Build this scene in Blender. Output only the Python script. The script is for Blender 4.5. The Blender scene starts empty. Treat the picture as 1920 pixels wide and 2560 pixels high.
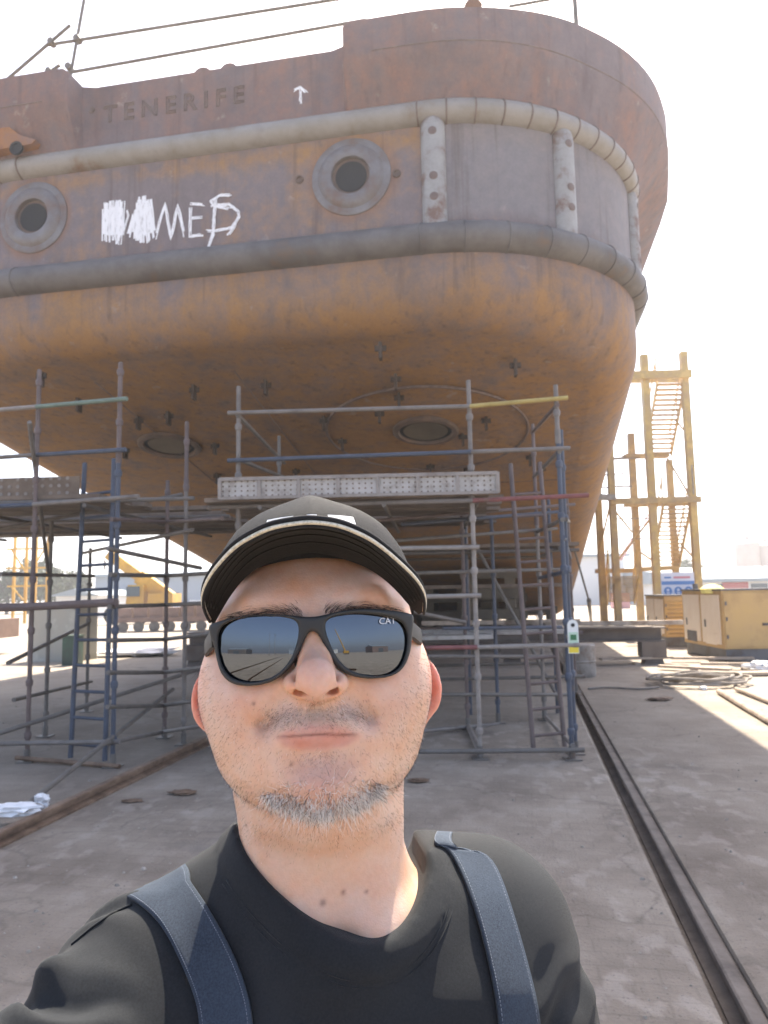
import bpy, math, random
import numpy as np
from mathutils import Vector, Matrix
random.seed(7); rng = np.random.default_rng(7)
SC = bpy.context.scene
COL = SC.collection
R_ = math.radians

# ------------------------------------------------------------------ camera
PITCH, ROLL, FOC = math.atan(0.11), 0.019, 1850.0        # focal length in photo pixels (1920 x 2560)
CAM = np.array([0.0, 0.0, 1.55])
fw = np.array([0, math.cos(PITCH), math.sin(PITCH)])
_u = np.array([0, -math.sin(PITCH), math.cos(PITCH)]); _r = np.array([1.0, 0, 0])
cr = _r * math.cos(ROLL) - _u * math.sin(ROLL)
cu = _u * math.cos(ROLL) + _r * math.sin(ROLL)
cam_d = bpy.data.cameras.new('camera')
cam_d.sensor_width = 36.0
cam_d.lens = FOC / 2560 * 36.0
cam_d.clip_start = 0.05; cam_d.clip_end = 3000
cam_d.dof.use_dof = True; cam_d.dof.focus_distance = 0.56; cam_d.dof.aperture_fstop = 19
cam = bpy.data.objects.new('camera', cam_d); COL.objects.link(cam)
cam.matrix_world = Matrix(((cr[0], cu[0], -fw[0], CAM[0]), (cr[1], cu[1], -fw[1], CAM[1]),
                           (cr[2], cu[2], -fw[2], CAM[2]), (0, 0, 0, 1)))
SC.camera = cam

# ------------------------------------------------------------------ sky, sun, exposure
SUN_EL, SUN_AZ = 55.0, 14.0                                # azimuth to the right of straight ahead
world = bpy.data.worlds.new('World'); SC.world = world; world.use_nodes = True
wn = world.node_tree.nodes; wl = world.node_tree.links
sky = wn.new('ShaderNodeTexSky'); sky.sky_type = 'NISHITA'; sky.sun_disc = False
sky.sun_elevation = R_(SUN_EL); sky.sun_rotation = R_(SUN_AZ)
sky.air_density = 0.6; sky.dust_density = 1.6; sky.ozone_density = 0.0
wl.new(sky.outputs[0], wn['Background'].inputs[0]); wn['Background'].inputs[1].default_value = 0.15
sun_d = bpy.data.lights.new('sun', 'SUN'); sun_d.energy = 4.2; sun_d.angle = R_(0.55); sun_d.color = (1.0, 0.93, 0.83)
sun = bpy.data.objects.new('sun', sun_d); COL.objects.link(sun)
_sd = Vector((math.sin(R_(SUN_AZ)) * math.cos(R_(SUN_EL)), math.cos(R_(SUN_AZ)) * math.cos(R_(SUN_EL)), math.sin(R_(SUN_EL))))
sun.rotation_euler = _sd.to_track_quat('Z', 'Y').to_euler()
SC.view_settings.view_transform = 'Standard'; SC.view_settings.look = 'None'
SC.view_settings.gamma = 1.0; SC.view_settings.use_curve_mapping = False
SC.view_settings.exposure = 2.0
SC.view_settings.use_white_balance = True; SC.view_settings.white_balance_temperature = 7000; SC.view_settings.white_balance_tint = 10

# ------------------------------------------------------------------ pixel and ship frames
def ray(px, py): return fw + cr * (px - 960) / FOC - cu * (py - 1280) / FOC
def at(px, py, Y): d = ray(px, py); return CAM + d * (Y / d[1])
def gr(px, py, z=0.0): d = ray(px, py); return CAM + d * ((z - CAM[2]) / d[2])
YAW = R_(10.5); cs, sn = math.cos(YAW), math.sin(YAW)
def W(s, a, z): return np.array([s * cs + a * sn, -s * sn + a * cs, z])
def ship(px, py, a):
    d = ray(px, py); P = CAM + d * (a / (d[0] * sn + d[1] * cs))
    return np.array([P[0] * cs - P[1] * sn, a, P[2]])
def DD(v): return v * 1920 / 1659.0

# ------------------------------------------------------------------ object helpers
ORG = {}
def empty(name, loc, label, cat, group=None, kind=None):
    o = bpy.data.objects.new(name, None); COL.objects.link(o)
    o.location = tuple(float(v) for v in loc); o.empty_display_size = 0.2
    ORG[o.name] = np.array(loc, float)
    return tag(o, label, cat, group, kind)
def tag(o, label=None, cat=None, group=None, kind=None):
    if label: o['label'] = label
    if cat: o['category'] = cat
    if group: o['group'] = group
    if kind: o['kind'] = kind
    return o
class MB:
    def __init__(s): s.v = []; s.f = []; s.n = 0; s.uv = None
    def add(s, v, f):
        v = np.asarray(v, float).reshape(-1, 3)
        s.v.append(v); s.f.extend([tuple(int(i) + s.n for i in q) for q in f]); s.n += len(v); return s
    def box(s, c, size, ax=None, taper=1.0):
        hx, hy, hz = [k / 2 for k in size]
        v = np.array([[x * hx * (taper if z > 0 else 1), y * hy * (taper if z > 0 else 1), z * hz] for z in (-1, 1) for y in (-1, 1) for x in (-1, 1)])
        if ax is not None: v = v @ np.asarray(ax, float)
        return s.add(v + np.asarray(c, float), [(0, 2, 3, 1), (4, 5, 7, 6), (0, 1, 5, 4), (2, 6, 7, 3), (0, 4, 6, 2), (1, 3, 7, 5)])
    def tube(s, pts, r, n=10, closed=False, cap=True):
        pts = np.asarray(pts, float); m = len(pts)
        rr = np.broadcast_to(np.asarray(r, float), (m,))
        if closed: T = np.roll(pts, -1, 0) - np.roll(pts, 1, 0)
        else:
            T = np.gradient(pts, axis=0)
        T /= np.linalg.norm(T, axis=1)[:, None] + 1e-12
        up = np.array([0, 0, 1.0]) if abs(T[0][2]) < .9 else np.array([1.0, 0, 0])
        N = np.cross(T[0], up); N /= np.linalg.norm(N); V = []
        for i in range(m):
            N = N - T[i] * (N @ T[i]); N /= np.linalg.norm(N) + 1e-12
            Bn = np.cross(T[i], N)
            for k in range(n):
                t = 2 * math.pi * k / n
                V.append(pts[i] + rr[i] * (math.cos(t) * N + math.sin(t) * Bn))
        F = []
        for i in range(m if closed else m - 1):
            j = (i + 1) % m
            for k in range(n):
                l = (k + 1) % n
                F.append((i * n + k, i * n + l, j * n + l, j * n + k))
        if cap and not closed:
            F.append(tuple(range(n))[::-1]); F.append(tuple((m - 1) * n + k for k in range(n)))
        return s.add(V, F)
    def lathe(s, c, axis, prof, n=24, cap=True):
        """prof = [(height along axis, radius)...]"""
        axis = np.asarray(axis, float); axis /= np.linalg.norm(axis)
        up = np.array([0, 0, 1.0]) if abs(axis[2]) < .9 else np.array([1.0, 0, 0])
        N = np.cross(axis, up); N /= np.linalg.norm(N); Bn = np.cross(axis, N); V = []; F = []
        for h, r in prof:
            for k in range(n):
                t = 2 * math.pi * k / n
                V.append(np.asarray(c) + axis * h + r * (math.cos(t) * N + math.sin(t) * Bn))
        for i in range(len(prof) - 1):
            for k in range(n):
                l = (k + 1) % n; F.append((i * n + k, i * n + l, (i + 1) * n + l, (i + 1) * n + k))
        if cap:
            F.append(tuple(range(n))[::-1]); F.append(tuple((len(prof) - 1) * n + k for k in range(n)))
        return s.add(V, F)
    def grid(s, P, closed_u=False):
        """P[i][j] -> quads"""
        P = np.asarray(P, float); a, b = P.shape[:2]; F = []
        for i in range(a - 1):
            for j in range(b if closed_u else b - 1):
                k = (j + 1) % b
                F.append((i * b + j, i * b + k, (i + 1) * b + k, (i + 1) * b + j))
        return s.add(P.reshape(-1, 3), F)
    def prism(s, poly, d):
        """closed polygon extruded by vector d"""
        P = np.asarray(poly, float); n = len(P); d = np.asarray(d, float)
        F = [tuple(range(n))[::-1], tuple(range(n, 2 * n))]
        for i in range(n): F.append((i, (i + 1) % n, n + (i + 1) % n, n + i))
        return s.add(np.vstack([P, P + d]), F)
    def build(s, name, m, parent=None, smooth=35, loc=None, solid=None):
        org = ORG[parent.name] if parent is not None else (np.zeros(3) if loc is None else np.asarray(loc, float))
        v = np.vstack(s.v) - org
        me = bpy.data.meshes.new(name); me.from_pydata(v.tolist(), [], s.f)
        me.validate(); me.update()
        o = bpy.data.objects.new(name, me); COL.objects.link(o)
        if m is not None: me.materials.append(m)
        if parent is not None: o.parent = parent
        else: o.location = tuple(org)
        ORG[o.name] = org
        if smooth:
            me.polygons.foreach_set('use_smooth', [True] * len(me.polygons)); me.set_sharp_from_angle(angle=R_(smooth))
        if solid:
            md = o.modifiers.new('thickness', 'SOLIDIFY'); md.thickness = solid; md.offset = 0
        return o

def unit(v): v = np.asarray(v, float); return v / np.linalg.norm(v)
def frame(x, z=(0, 0, 1)):
    x = unit(x); y = unit(np.cross(z, x)); zz = np.cross(x, y); return np.array([x, y, zz])

# ------------------------------------------------------------------ materials
def NT(m): return m.node_tree.nodes, m.node_tree.links
def mat(name, cols, scale=3.0, rough=0.7, metal=0.0, bump=0.15, bscale=40.0, detail=6, stretch=(1, 1, 1), lo=0.35, hi=0.65, spec=0.4, bdist=0.01):
    m = bpy.data.materials.new(name); m.use_nodes = True; n, l = NT(m); b = n['Principled BSDF']
    b.inputs['Roughness'].default_value = rough; b.inputs['Metallic'].default_value = metal
    b.inputs['Specular IOR Level'].default_value = spec
    tc = n.new('ShaderNodeTexCoord'); mp = n.new('ShaderNodeMapping'); mp.inputs['Scale'].default_value = stretch
    l.new(tc.outputs['Object'], mp.inputs[0])
    if len(cols) == 1: b.inputs['Base Color'].default_value = (*cols[0], 1)
    else:
        t = n.new('ShaderNodeTexNoise'); t.inputs['Scale'].default_value = scale; t.inputs['Detail'].default_value = detail
        t.inputs['Roughness'].default_value = 0.65
        l.new(mp.outputs[0], t.inputs[0]); r = n.new('ShaderNodeValToRGB'); e = r.color_ramp.elements
        for i, c in enumerate(cols):
            p = lo + (hi - lo) * i / (len(cols) - 1)
            if i < 2: e[i].position = p
            else: e.new(p)
            e[i].color = (*c, 1)
        l.new(t.outputs[0], r.inputs[0]); l.new(r.outputs[0], b.inputs['Base Color'])
    if bump:
        t2 = n.new('ShaderNodeTexNoise'); t2.inputs['Scale'].default_value = bscale; t2.inputs['Detail'].default_value = 5
        l.new(mp.outputs[0], t2.inputs[0]); bp = n.new('ShaderNodeBump'); bp.inputs['Strength'].default_value = bump
        bp.inputs['Distance'].default_value = bdist
        l.new(t2.outputs[0], bp.inputs['Height']); l.new(bp.outputs[0], b.inputs['Normal'])
    return m

def hull_material(name, base, rust, dark, zlo, zhi, bias_lo, bias_hi, patches=False):
    """weathered bare steel: mill scale and primer with rust patches; more rust low on the hull"""
    m = bpy.data.materials.new(name); m.use_nodes = True; n, l = NT(m); b = n['Principled BSDF']
    tc = n.new('ShaderNodeTexCoord'); co = tc.outputs['Object']
    def noise(scale, det, st=(1, 1, 1), rot=None):
        mp = n.new('ShaderNodeMapping'); mp.inputs['Scale'].default_value = st; l.new(co, mp.inputs[0])
        t = n.new('ShaderNodeTexNoise'); t.inputs['Scale'].default_value = scale; t.inputs['Detail'].default_value = det
        t.inputs['Roughness'].default_value = 0.62; l.new(mp.outputs[0], t.inputs[0]); return t.outputs[0]
    def math_(op, a, c, clamp=False):
        x = n.new('ShaderNodeMath'); x.operation = op; x.use_clamp = clamp
        for i, q in enumerate((a, c)):
            if isinstance(q, (int, float)): x.inputs[i].default_value = q
            else: l.new(q, x.inputs[i])
        return x.outputs[0]
    sx = n.new('ShaderNodeSeparateXYZ'); l.new(co, sx.inputs[0])
    mr = n.new('ShaderNodeMapRange'); l.new(sx.outputs[2], mr.inputs[0])
    mr.inputs[1].default_value = zlo; mr.inputs[2].default_value = zhi; mr.inputs[3].default_value = bias_lo; mr.inputs[4].default_value = bias_hi
    big = noise(0.4, 4); streak = noise(1.3, 7, (1.6, 1.6, .35)); fine = noise(7, 8); speck = noise(40, 3)
    v = math_('ADD', math_('MULTIPLY', big, 0.5), math_('MULTIPLY', streak, 0.5))
    gz = math_('DIVIDE', math_('SUBTRACT', sx.outputs[2], 6.86), .13); gz = math_('MULTIPLY', math_('EXPONENT', math_('MULTIPLY', math_('MULTIPLY', gz, gz), -1.0), 0.0), .16)
    v = math_('ADD', v, gz); v = math_('ADD', v, mr.outputs[0]); v = math_('ADD', v, math_('MULTIPLY', math_('SUBTRACT', fine, 0.5), 0.35))
    rp = n.new('ShaderNodeValToRGB'); e = rp.color_ramp.elements; e[0].position = 0.40; e[1].position = 0.66
    l.new(v, rp.inputs[0])
    m1 = n.new('ShaderNodeMix'); m1.data_type = 'RGBA'; l.new(rp.outputs[0], m1.inputs[0])
    m1.inputs[6].default_value = (*base, 1); m1.inputs[7].default_value = (*rust, 1)
    dk = noise(1.9, 8, (1, 1, .6)); r2 = n.new('ShaderNodeValToRGB'); r2.color_ramp.elements[0].position = 0.50; r2.color_ramp.elements[1].position = 0.72
    l.new(dk, r2.inputs[0]); f2 = math_('MULTIPLY', r2.outputs[0], 0.5)
    m2 = n.new('ShaderNodeMix'); m2.data_type = 'RGBA'; l.new(f2, m2.inputs[0]); l.new(m1.outputs[2], m2.inputs[6]); m2.inputs[7].default_value = (*dark, 1)
    hs = n.new('ShaderNodeHueSaturation')
    sd_ = n.new('ShaderNodeVectorMath'); sd_.operation = 'DOT_PRODUCT'; l.new(co, sd_.inputs[0]); sd_.inputs[1].default_value = (cs, -sn, 0); sv = sd_.outputs['Value']; zz = sx.outputs[2]
    col = m2.outputs[2]
    def ss(x, a, b_):
        r = n.new('ShaderNodeMapRange'); r.interpolation_type = 'SMOOTHSTEP'; l.new(x, r.inputs[0]); r.inputs[1].default_value = a; r.inputs[2].default_value = b_; return r.outputs[0]
    def over(col, f, c_):
        x = n.new('ShaderNodeMix'); x.data_type = 'RGBA'; l.new(f, x.inputs[0]); l.new(col, x.inputs[6]); x.inputs[7].default_value = (*c_, 1); return x.outputs[2]
    jit = math_('MULTIPLY', math_('SUBTRACT', streak, .5), 1.2)
    if patches:
        wob = math_('ADD', zz, math_('MULTIPLY', jit, .5))
        grey = math_('MULTIPLY', math_('MULTIPLY', ss(math_('ADD', sv, jit), 2.6, 2.9), ss(wob, 5.75, 5.95)), .85); col = over(col, grey, (.20, .19, .20))
        for s0, z0 in ((1.78, 6.47), (-2.42, 6.45)):
            dx = math_('SUBTRACT', sv, s0); dz = math_('SUBTRACT', zz, z0); d = math_('SQRT', math_('ADD', math_('MULTIPLY', dx, dx), math_('MULTIPLY', dz, dz)), 0.0)
            col = over(col, math_('MULTIPLY', math_('SUBTRACT', 1.0, ss(math_('ADD', d, math_('MULTIPLY', jit, .35)), .47, .62)), .6), (.24, .13, .075))
    runs = noise(2.2, 3, (4, 4, .18)); rr_ = n.new('ShaderNodeValToRGB'); rr_.color_ramp.elements[0].position = .56; rr_.color_ramp.elements[1].position = .74; l.new(runs, rr_.inputs[0])
    col = over(col, math_('MULTIPLY', rr_.outputs[0], .55), (.10, .07, .06))
    scr = noise(3.2, 9, (1, 1, 1)); sr_ = n.new('ShaderNodeValToRGB'); sr_.color_ramp.elements[0].position = .64; sr_.color_ramp.elements[1].position = .70; l.new(scr, sr_.inputs[0])
    col = over(col, math_('MULTIPLY', sr_.outputs[0], .5), (.30, .27, .25))
    l.new(col, hs.inputs['Color'])
    l.new(math_('ADD', 0.62, math_('MULTIPLY', math_('ADD', math_('MULTIPLY', fine, .6), math_('MULTIPLY', speck, .4)), 0.76)), hs.inputs['Value'])
    l.new(hs.outputs[0], b.inputs['Base Color'])
    b.inputs['Roughness'].default_value = 0.72; b.inputs['Specular IOR Level'].default_value = 0.3
    bp = n.new('ShaderNodeBump'); bp.inputs['Strength'].default_value = 0.35; bp.inputs['Distance'].default_value = 0.02
    bulge = noise(1.1, 1)
    l.new(math_('ADD', math_('MULTIPLY', fine, .25), math_('MULTIPLY', bulge, 1.4)), bp.inputs['Height']); l.new(bp.outputs[0], b.inputs['Normal'])
    return m

M = {}
M['hull'] = hull_material('rusting hull steel', (.185, .155, .16), (.30, .168, .074), (.12, .105, .11), 4.8, 5.8, .12, -.09, True)
M['bulwark'] = hull_material('rusting bulwark steel', (.165, .13, .135), (.225, .115, .08), (.10, .08, .085), 6.0, 9.0, .0, -.04)
M['fender_low'] = mat('dark weathered fender pipe', [(.16, .105, .07), (.11, .102, .10), (.15, .14, .137), (.12, .11, .107)], 1.6, .65, 0, .25, 30, lo=.28, hi=.7)
M['fender'] = mat('primed grey fender pipe', [(.18, .11, .075), (.23, .215, .195), (.27, .255, .24), (.20, .185, .175)], 1.8, .6, 0, .25, 30, lo=.28, hi=.7)
M['post'] = mat('pale primed fender post', [(.17, .11, .09), (.27, .265, .26), (.31, .31, .305)], 3.0, .6, 0, .25, 30, lo=.36, hi=.6)
M['ring'] = mat('bare grey steel ring', [(.165, .115, .095), (.17, .155, .155), (.205, .20, .205)], 3, .55, .2, .2, 40)
M['black'] = mat('flat near black', [(.03, .032, .036)], bump=0, rough=.9)  # near-black colour for tyres and for the shade painted into holes
M['bracket'] = mat('orange rusted bracket', [(.16, .08, .05), (.30, .14, .06), (.22, .13, .10)], 3, .75, 0, .3)
M['lug'] = mat('dark rusty lug', [(.055, .045, .04), (.09, .065, .05)], 6, .8)
M['bore'] = mat('pipe bore steel', [(.10, .08, .07), (.18, .12, .09)], 4, .7)
M['weld'] = mat('weld bead', [(.13, .095, .085), (.20, .15, .13)], 9, .6, .2)
M['chalk'] = mat('white brushed paint', [(.45, .45, .46), (.8, .81, .83)], 30, .8, 0, .1, 60, stretch=(1, 1, .25), lo=.3, hi=.45)
M['plate'] = mat('olive dark keel steel', [(.10, .085, .065), (.17, .14, .10)], 1.2, .7)
def paint(name, c, rust=(.20, .11, .07), amt=.5, scale=6, rough=.55):
    return mat(name, [rust, tuple(x * .8 for x in c), c], scale, rough, 0, .2, 60, lo=.5 - amt * .35, hi=.62 - amt * .1, detail=8)
M['t_grey'] = paint('galvanised scaffold tube', (.19, .17, .155), (.11, .08, .065), .7)
M['t_blue'] = paint('blue painted scaffold tube', (.07, .086, .12), (.11, .09, .08), .65)
M['t_purple'] = paint('maroon painted scaffold tube', (.145, .108, .10), (.11, .08, .07), .65)
M['t_dark'] = paint('dark weathered scaffold tube', (.155, .14, .125), (.13, .09, .07), .6)
M['t_white'] = paint('pale weathered scaffold tube', (.28, .25, .225), (.16, .115, .095), .65)
M['t_red'] = paint('red painted scaffold tube', (.23, .085, .08), (.18, .105, .09), .55)
M['t_yellow'] = paint('yellow painted scaffold tube', (.40, .31, .11), (.19, .12, .07), .7)
M['t_green'] = paint('green painted scaffold tube', (.16, .22, .18), (.30, .27, .24), .6)
M['board'] = paint('weathered scaffold board', (.20, .155, .12), (.12, .08, .06), .5, 4, .85)
M['mesh_board'] = mat('perforated galvanised toe board', [(.22, .19, .17), (.36, .34, .31), (.43, .41, .39)], 8, .6, .1, .1, lo=.3, hi=.6)
M['rail_dark'] = mat('dirt covered rail steel', [(.11, .092, .08), (.16, .135, .115), (.20, .17, .145)], 5, .85, 0, .4, 40)
M['rail'] = mat('rusty rail steel', [(.10, .065, .045), (.17, .11, .075), (.24, .165, .115)], 6, .6, .2, .2)

# ------------------------------------------------------------------ ground
def ground_material():
    m = bpy.data.materials.new('dusty yard concrete'); m.use_nodes = True; n, l = NT(m); b = n['Principled BSDF']
    tc = n.new('ShaderNodeTexCoord'); co = tc.outputs['Object']
    def noise(scale, det, st=(1, 1, 1), rough=.6):
        mp = n.new('ShaderNodeMapping'); mp.inputs['Scale'].default_value = st; mp.inputs['Rotation'].default_value = (0, 0, YAW); l.new(co, mp.inputs[0])
        t = n.new('ShaderNodeTexNoise'); t.inputs['Scale'].default_value = scale; t.inputs['Detail'].default_value = det; t.inputs['Roughness'].default_value = rough
        l.new(mp.outputs[0], t.inputs[0]); return t.outputs[0]
    def ramp(src, stops):
        r = n.new('ShaderNodeValToRGB'); e = r.color_ramp.elements
        for i, (p, c) in enumerate(stops):
            if i < 2: e[i].position = p
            else: e.new(p)
            e[i].color = (*c, 1)
        l.new(src, r.inputs[0]); return r.outputs[0]
    def mix(f, a, c):
        x = n.new('ShaderNodeMix'); x.data_type = 'RGBA'
        if isinstance(f, float): x.inputs[0].default_value = f
        else: l.new(f, x.inputs[0])
        for k, q in ((6, a), (7, c)):
            if isinstance(q, tuple): x.inputs[k].default_value = (*q, 1)
            else: l.new(q, x.inputs[k])
        return x.outputs[2]
    base = ramp(noise(1.4, 9), [(.32, (.175, .142, .115)), (.5, (.24, .202, .165)), (.66, (.305, .262, .216))])
    patch = ramp(noise(6.5, 4, (1, .6, 1), .5), [(.53, (0, 0, 0)), (.62, (1, 1, 1))])      # dry pale flakes
    big = ramp(noise(.22, 3), [(.42, (0, 0, 0)), (.62, (1, 1, 1))])
    pf = n.new('ShaderNodeMath'); pf.operation = 'MULTIPLY'; l.new(patch, pf.inputs[0]); l.new(big, pf.inputs[1])
    pf2 = n.new('ShaderNodeMath'); pf2.operation = 'MULTIPLY'; l.new(pf.outputs[0], pf2.inputs[0]); pf2.inputs[1].default_value = .9
    c1 = mix(pf2.outputs[0], base, (.36, .315, .27))
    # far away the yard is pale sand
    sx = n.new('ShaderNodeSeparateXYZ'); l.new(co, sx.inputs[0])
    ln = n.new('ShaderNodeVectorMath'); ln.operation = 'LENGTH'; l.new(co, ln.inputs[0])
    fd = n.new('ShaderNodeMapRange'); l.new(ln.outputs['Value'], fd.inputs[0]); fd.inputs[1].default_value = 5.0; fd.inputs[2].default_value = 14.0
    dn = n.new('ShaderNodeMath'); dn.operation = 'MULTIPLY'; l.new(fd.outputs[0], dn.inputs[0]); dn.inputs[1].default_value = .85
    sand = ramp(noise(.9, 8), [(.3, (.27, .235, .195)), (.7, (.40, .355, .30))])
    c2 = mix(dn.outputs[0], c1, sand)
    spk = ramp(noise(55, 2), [(.62, (0, 0, 0)), (.7, (1, 1, 1))])
    sf = n.new('ShaderNodeMath'); sf.operation = 'MULTIPLY'; l.new(spk, sf.inputs[0]); sf.inputs[1].default_value = .55
    c3 = mix(sf.outputs[0], c2, (.09, .08, .075))
    st = ramp(noise(.8, 6, (1, 1, 1)), [(.60, (0, 0, 0)), (.7, (1, 1, 1))])
    stf = n.new('ShaderNodeMath'); stf.operation = 'MULTIPLY'; l.new(st, stf.inputs[0]); stf.inputs[1].default_value = .5
    c4 = mix(stf.outputs[0], c3, (.115, .105, .10))
    bk = n.new('ShaderNodeTexBrick'); mpb = n.new('ShaderNodeMapping'); mpb.inputs['Rotation'].default_value = (0, 0, YAW); l.new(co, mpb.inputs[0]); l.new(mpb.outputs[0], bk.inputs[0])
    bk.inputs['Scale'].default_value = 1.0; bk.inputs['Brick Width'].default_value = .24; bk.inputs['Row Height'].default_value = .12; bk.inputs['Mortar Size'].default_value = .008; bk.inputs['Mortar Smooth'].default_value = .6
    bk.inputs['Color1'].default_value = (.75, .75, .75, 1); bk.inputs['Color2'].default_value = (1, 1, 1, 1); bk.inputs['Mortar'].default_value = (.6, .6, .6, 1)
    bm = ramp(noise(.5, 5), [(.38, (.12, .12, .12)), (.6, (.42, .42, .42))]); mb_ = n.new('ShaderNodeMix'); mb_.data_type = 'RGBA'; mb_.blend_type = 'MULTIPLY'; l.new(bm, mb_.inputs[0]); l.new(c4, mb_.inputs[6]); l.new(bk.outputs[0], mb_.inputs[7]); c4 = mb_.outputs[2]
    vo = n.new('ShaderNodeTexVoronoi'); vo.feature = 'DISTANCE_TO_EDGE'; vo.inputs['Scale'].default_value = .45; wv = n.new('ShaderNodeVectorMath'); wv.operation = 'ADD'; nv = n.new('ShaderNodeTexNoise'); nv.inputs['Scale'].default_value = 2.5; nv.inputs['Detail'].default_value = 6; l.new(co, nv.inputs[0])
    sc_ = n.new('ShaderNodeVectorMath'); sc_.operation = 'SCALE'; sc_.inputs['Scale'].default_value = .7; l.new(nv.outputs['Color'], sc_.inputs[0]); l.new(co, wv.inputs[0]); l.new(sc_.outputs[0], wv.inputs[1]); l.new(wv.outputs[0], vo.inputs['Vector'])
    ck_ = ramp(vo.outputs['Distance'], [(.0, (.3, .3, .3)), (.010, (0, 0, 0))]); c4 = mix(ck_, c4, (.07, .058, .05))
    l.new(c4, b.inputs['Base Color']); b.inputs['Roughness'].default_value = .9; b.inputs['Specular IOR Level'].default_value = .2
    bp = n.new('ShaderNodeBump'); bp.inputs['Strength'].default_value = .6; bp.inputs['Distance'].default_value = .02
    ad = n.new('ShaderNodeMath'); l.new(noise(9, 8), ad.inputs[0]); l.new(noise(60, 4), ad.inputs[1]); l.new(ad.outputs[0], bp.inputs['Height'])
    l.new(bp.outputs[0], b.inputs['Normal'])
    return m
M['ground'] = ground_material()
GROOVE = 0.69            # ship-frame s of the sunken rail slot
def build_ground():
    g = MB()
    prof = [(-900, 0), (-60, 0), (-8, 0), (-3.6, 0), (-1.5, 0), (GROOVE - .07, 0), (GROOVE - .045, -.012), (GROOVE - .04, -.16), (GROOVE + .136, -.16),
            (GROOVE + .142, -.012), (GROOVE + .19, 0), (3, 0), (10, 0), (60, 0), (900, 0)]
    al = [-900, -60, -10, 0, 5, 10, 20, 40, 100, 1500]
    g.grid([[W(s, a, z) for s, z in prof] for a in al])
    o = g.build('ground', M['ground'], smooth=20); tag(o, kind='structure')
    # flip if needed so that normals look up
    if o.data.polygons[0].normal.z < 0: o.data.flip_normals()
build_ground()
def rail(name, s, a0, a1, z, h, label, hw=.035):
    r = MB(); P = [(-.065, 0), (.065, 0), (.065, .015), (.012, .03), (.012, h - .04), (hw, h - .03), (hw, h - .006), (hw - .008, h), (-hw + .008, h), (-hw, h - .006), (-hw, h - .03), (-.012, h - .04), (-.012, .03), (-.065, .015)]
    r.prism([W(s + x, a0, z + y) for x, y in P], W(0, a1 - a0, 0))
    o = r.build('crane_rail', M['rail_dark' if z < 0 else 'rail'], loc=W(s, a0, z)); return tag(o, label, 'rail', 'slipway rails')
rail('crane_rail', GROOVE + .10, -30, 60, -.16, .125, 'sunken rail in the dark slot right of the person')
rail('crane_rail', -3.36, -30, 60, 0.0, .085, 'raised rusty rail on the ground left of the person', hw=.034)
# ------------------------------------------------------------------ ship hull
S_C, HB, RC, A0 = -3.6, 5.3, 2.7, 8.1
def zb(a):                                                  # underside: a ramp that runs down to the keel
    z = 4.55 - 0.2 * (a - 8.5)
    return 0.5 + 0.5 * ((z - 0.5) + math.sqrt((z - 0.5) ** 2 + 0.10))
def half_outline(nt=14, ncorner=26):
    """points (s - S_C, a, ns, na, t) from the centre of the transom round the corner and along the side"""
    P = []
    for i in range(nt): P.append((i / nt * (HB - RC), A0, 0, -1, 0.0))
    for i in range(ncorner + 1):
        t = math.pi / 2 * i / ncorner
        P.append((HB - RC + RC * math.sin(t), A0 + RC - RC * math.cos(t), math.sin(t), -math.cos(t), t))
    for a in np.linspace(A0 + RC, 28, 26)[1:]: P.append((HB, a, 1, 0, math.pi / 2))
    for i in range(1, 15):
        q = i / 14; P.append((HB * math.cos(q * math.pi / 2) + .02, 28 + 12 * math.sin(q * math.pi / 2), math.cos(q * 1.5), math.sin(q * 1.5), math.pi / 2))
    return P
HO = half_outline()
NT_, NCR = 14, 26
def full(f):
    """run f(point, side) over the whole outline port bow -> transom -> starboard bow"""
    return [f(p, -1) for p in HO[::-1][:-1]] + [f(p, 1) for p in HO]
def pt(p, sd, off, z): return W(S_C + sd * (p[0] + p[2] * off), p[1] + p[3] * off, z)
def bilge_r(p): return .5 + .2 * min(1, p[4] / (math.pi / 2))
ship_root = empty('ship_hull', W(S_C, A0, 0), 'unfinished rusty ship hull propped above the yard behind the person', 'ship')
hull = MB()
levels = [('z', 7.25), ('z', 6.6), ('z', 6.0), ('z', 5.45), ('z', 5.2)] + [('b', k / 8) for k in range(9)]
def lvl(p, sd, L):
    if L[0] == 'z': return pt(p, sd, 0, max(L[1], zb(p[1]) + bilge_r(p) + .02 * (L[1] - 5)))
    r = bilge_r(p); th = math.pi / 2 * L[1]
    return pt(p, sd, -(r - r * math.cos(th)), zb(p[1]) + r - r * math.sin(th))
hull.grid([full(lambda p, sd, L=L: lvl(p, sd, L)) for L in levels])
rows = []
idx = [NT_ + k for k in range(len(HO) - NT_)]
nd = 2 * NT_
for q, i in enumerate(idx):
    a_ = lvl(HO[i], -1, ('b', 1)); b_ = lvl(HO[i], 1, ('b', 1))
    rows.append([a_ + (b_ - a_) * k / nd for k in range(nd + 1)])
hull.grid(rows)
hull_o = hull.build('hull_plating', M['hull'], ship_root, smooth=40)
deck = MB()
deck.grid([[pt(HO[i], -1, -.03, 7.2), pt(HO[i], 1, -.03, 7.2)] for i in range(NT_, len(HO))])
deck.build('deck', M['plate'], ship_root)
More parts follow.
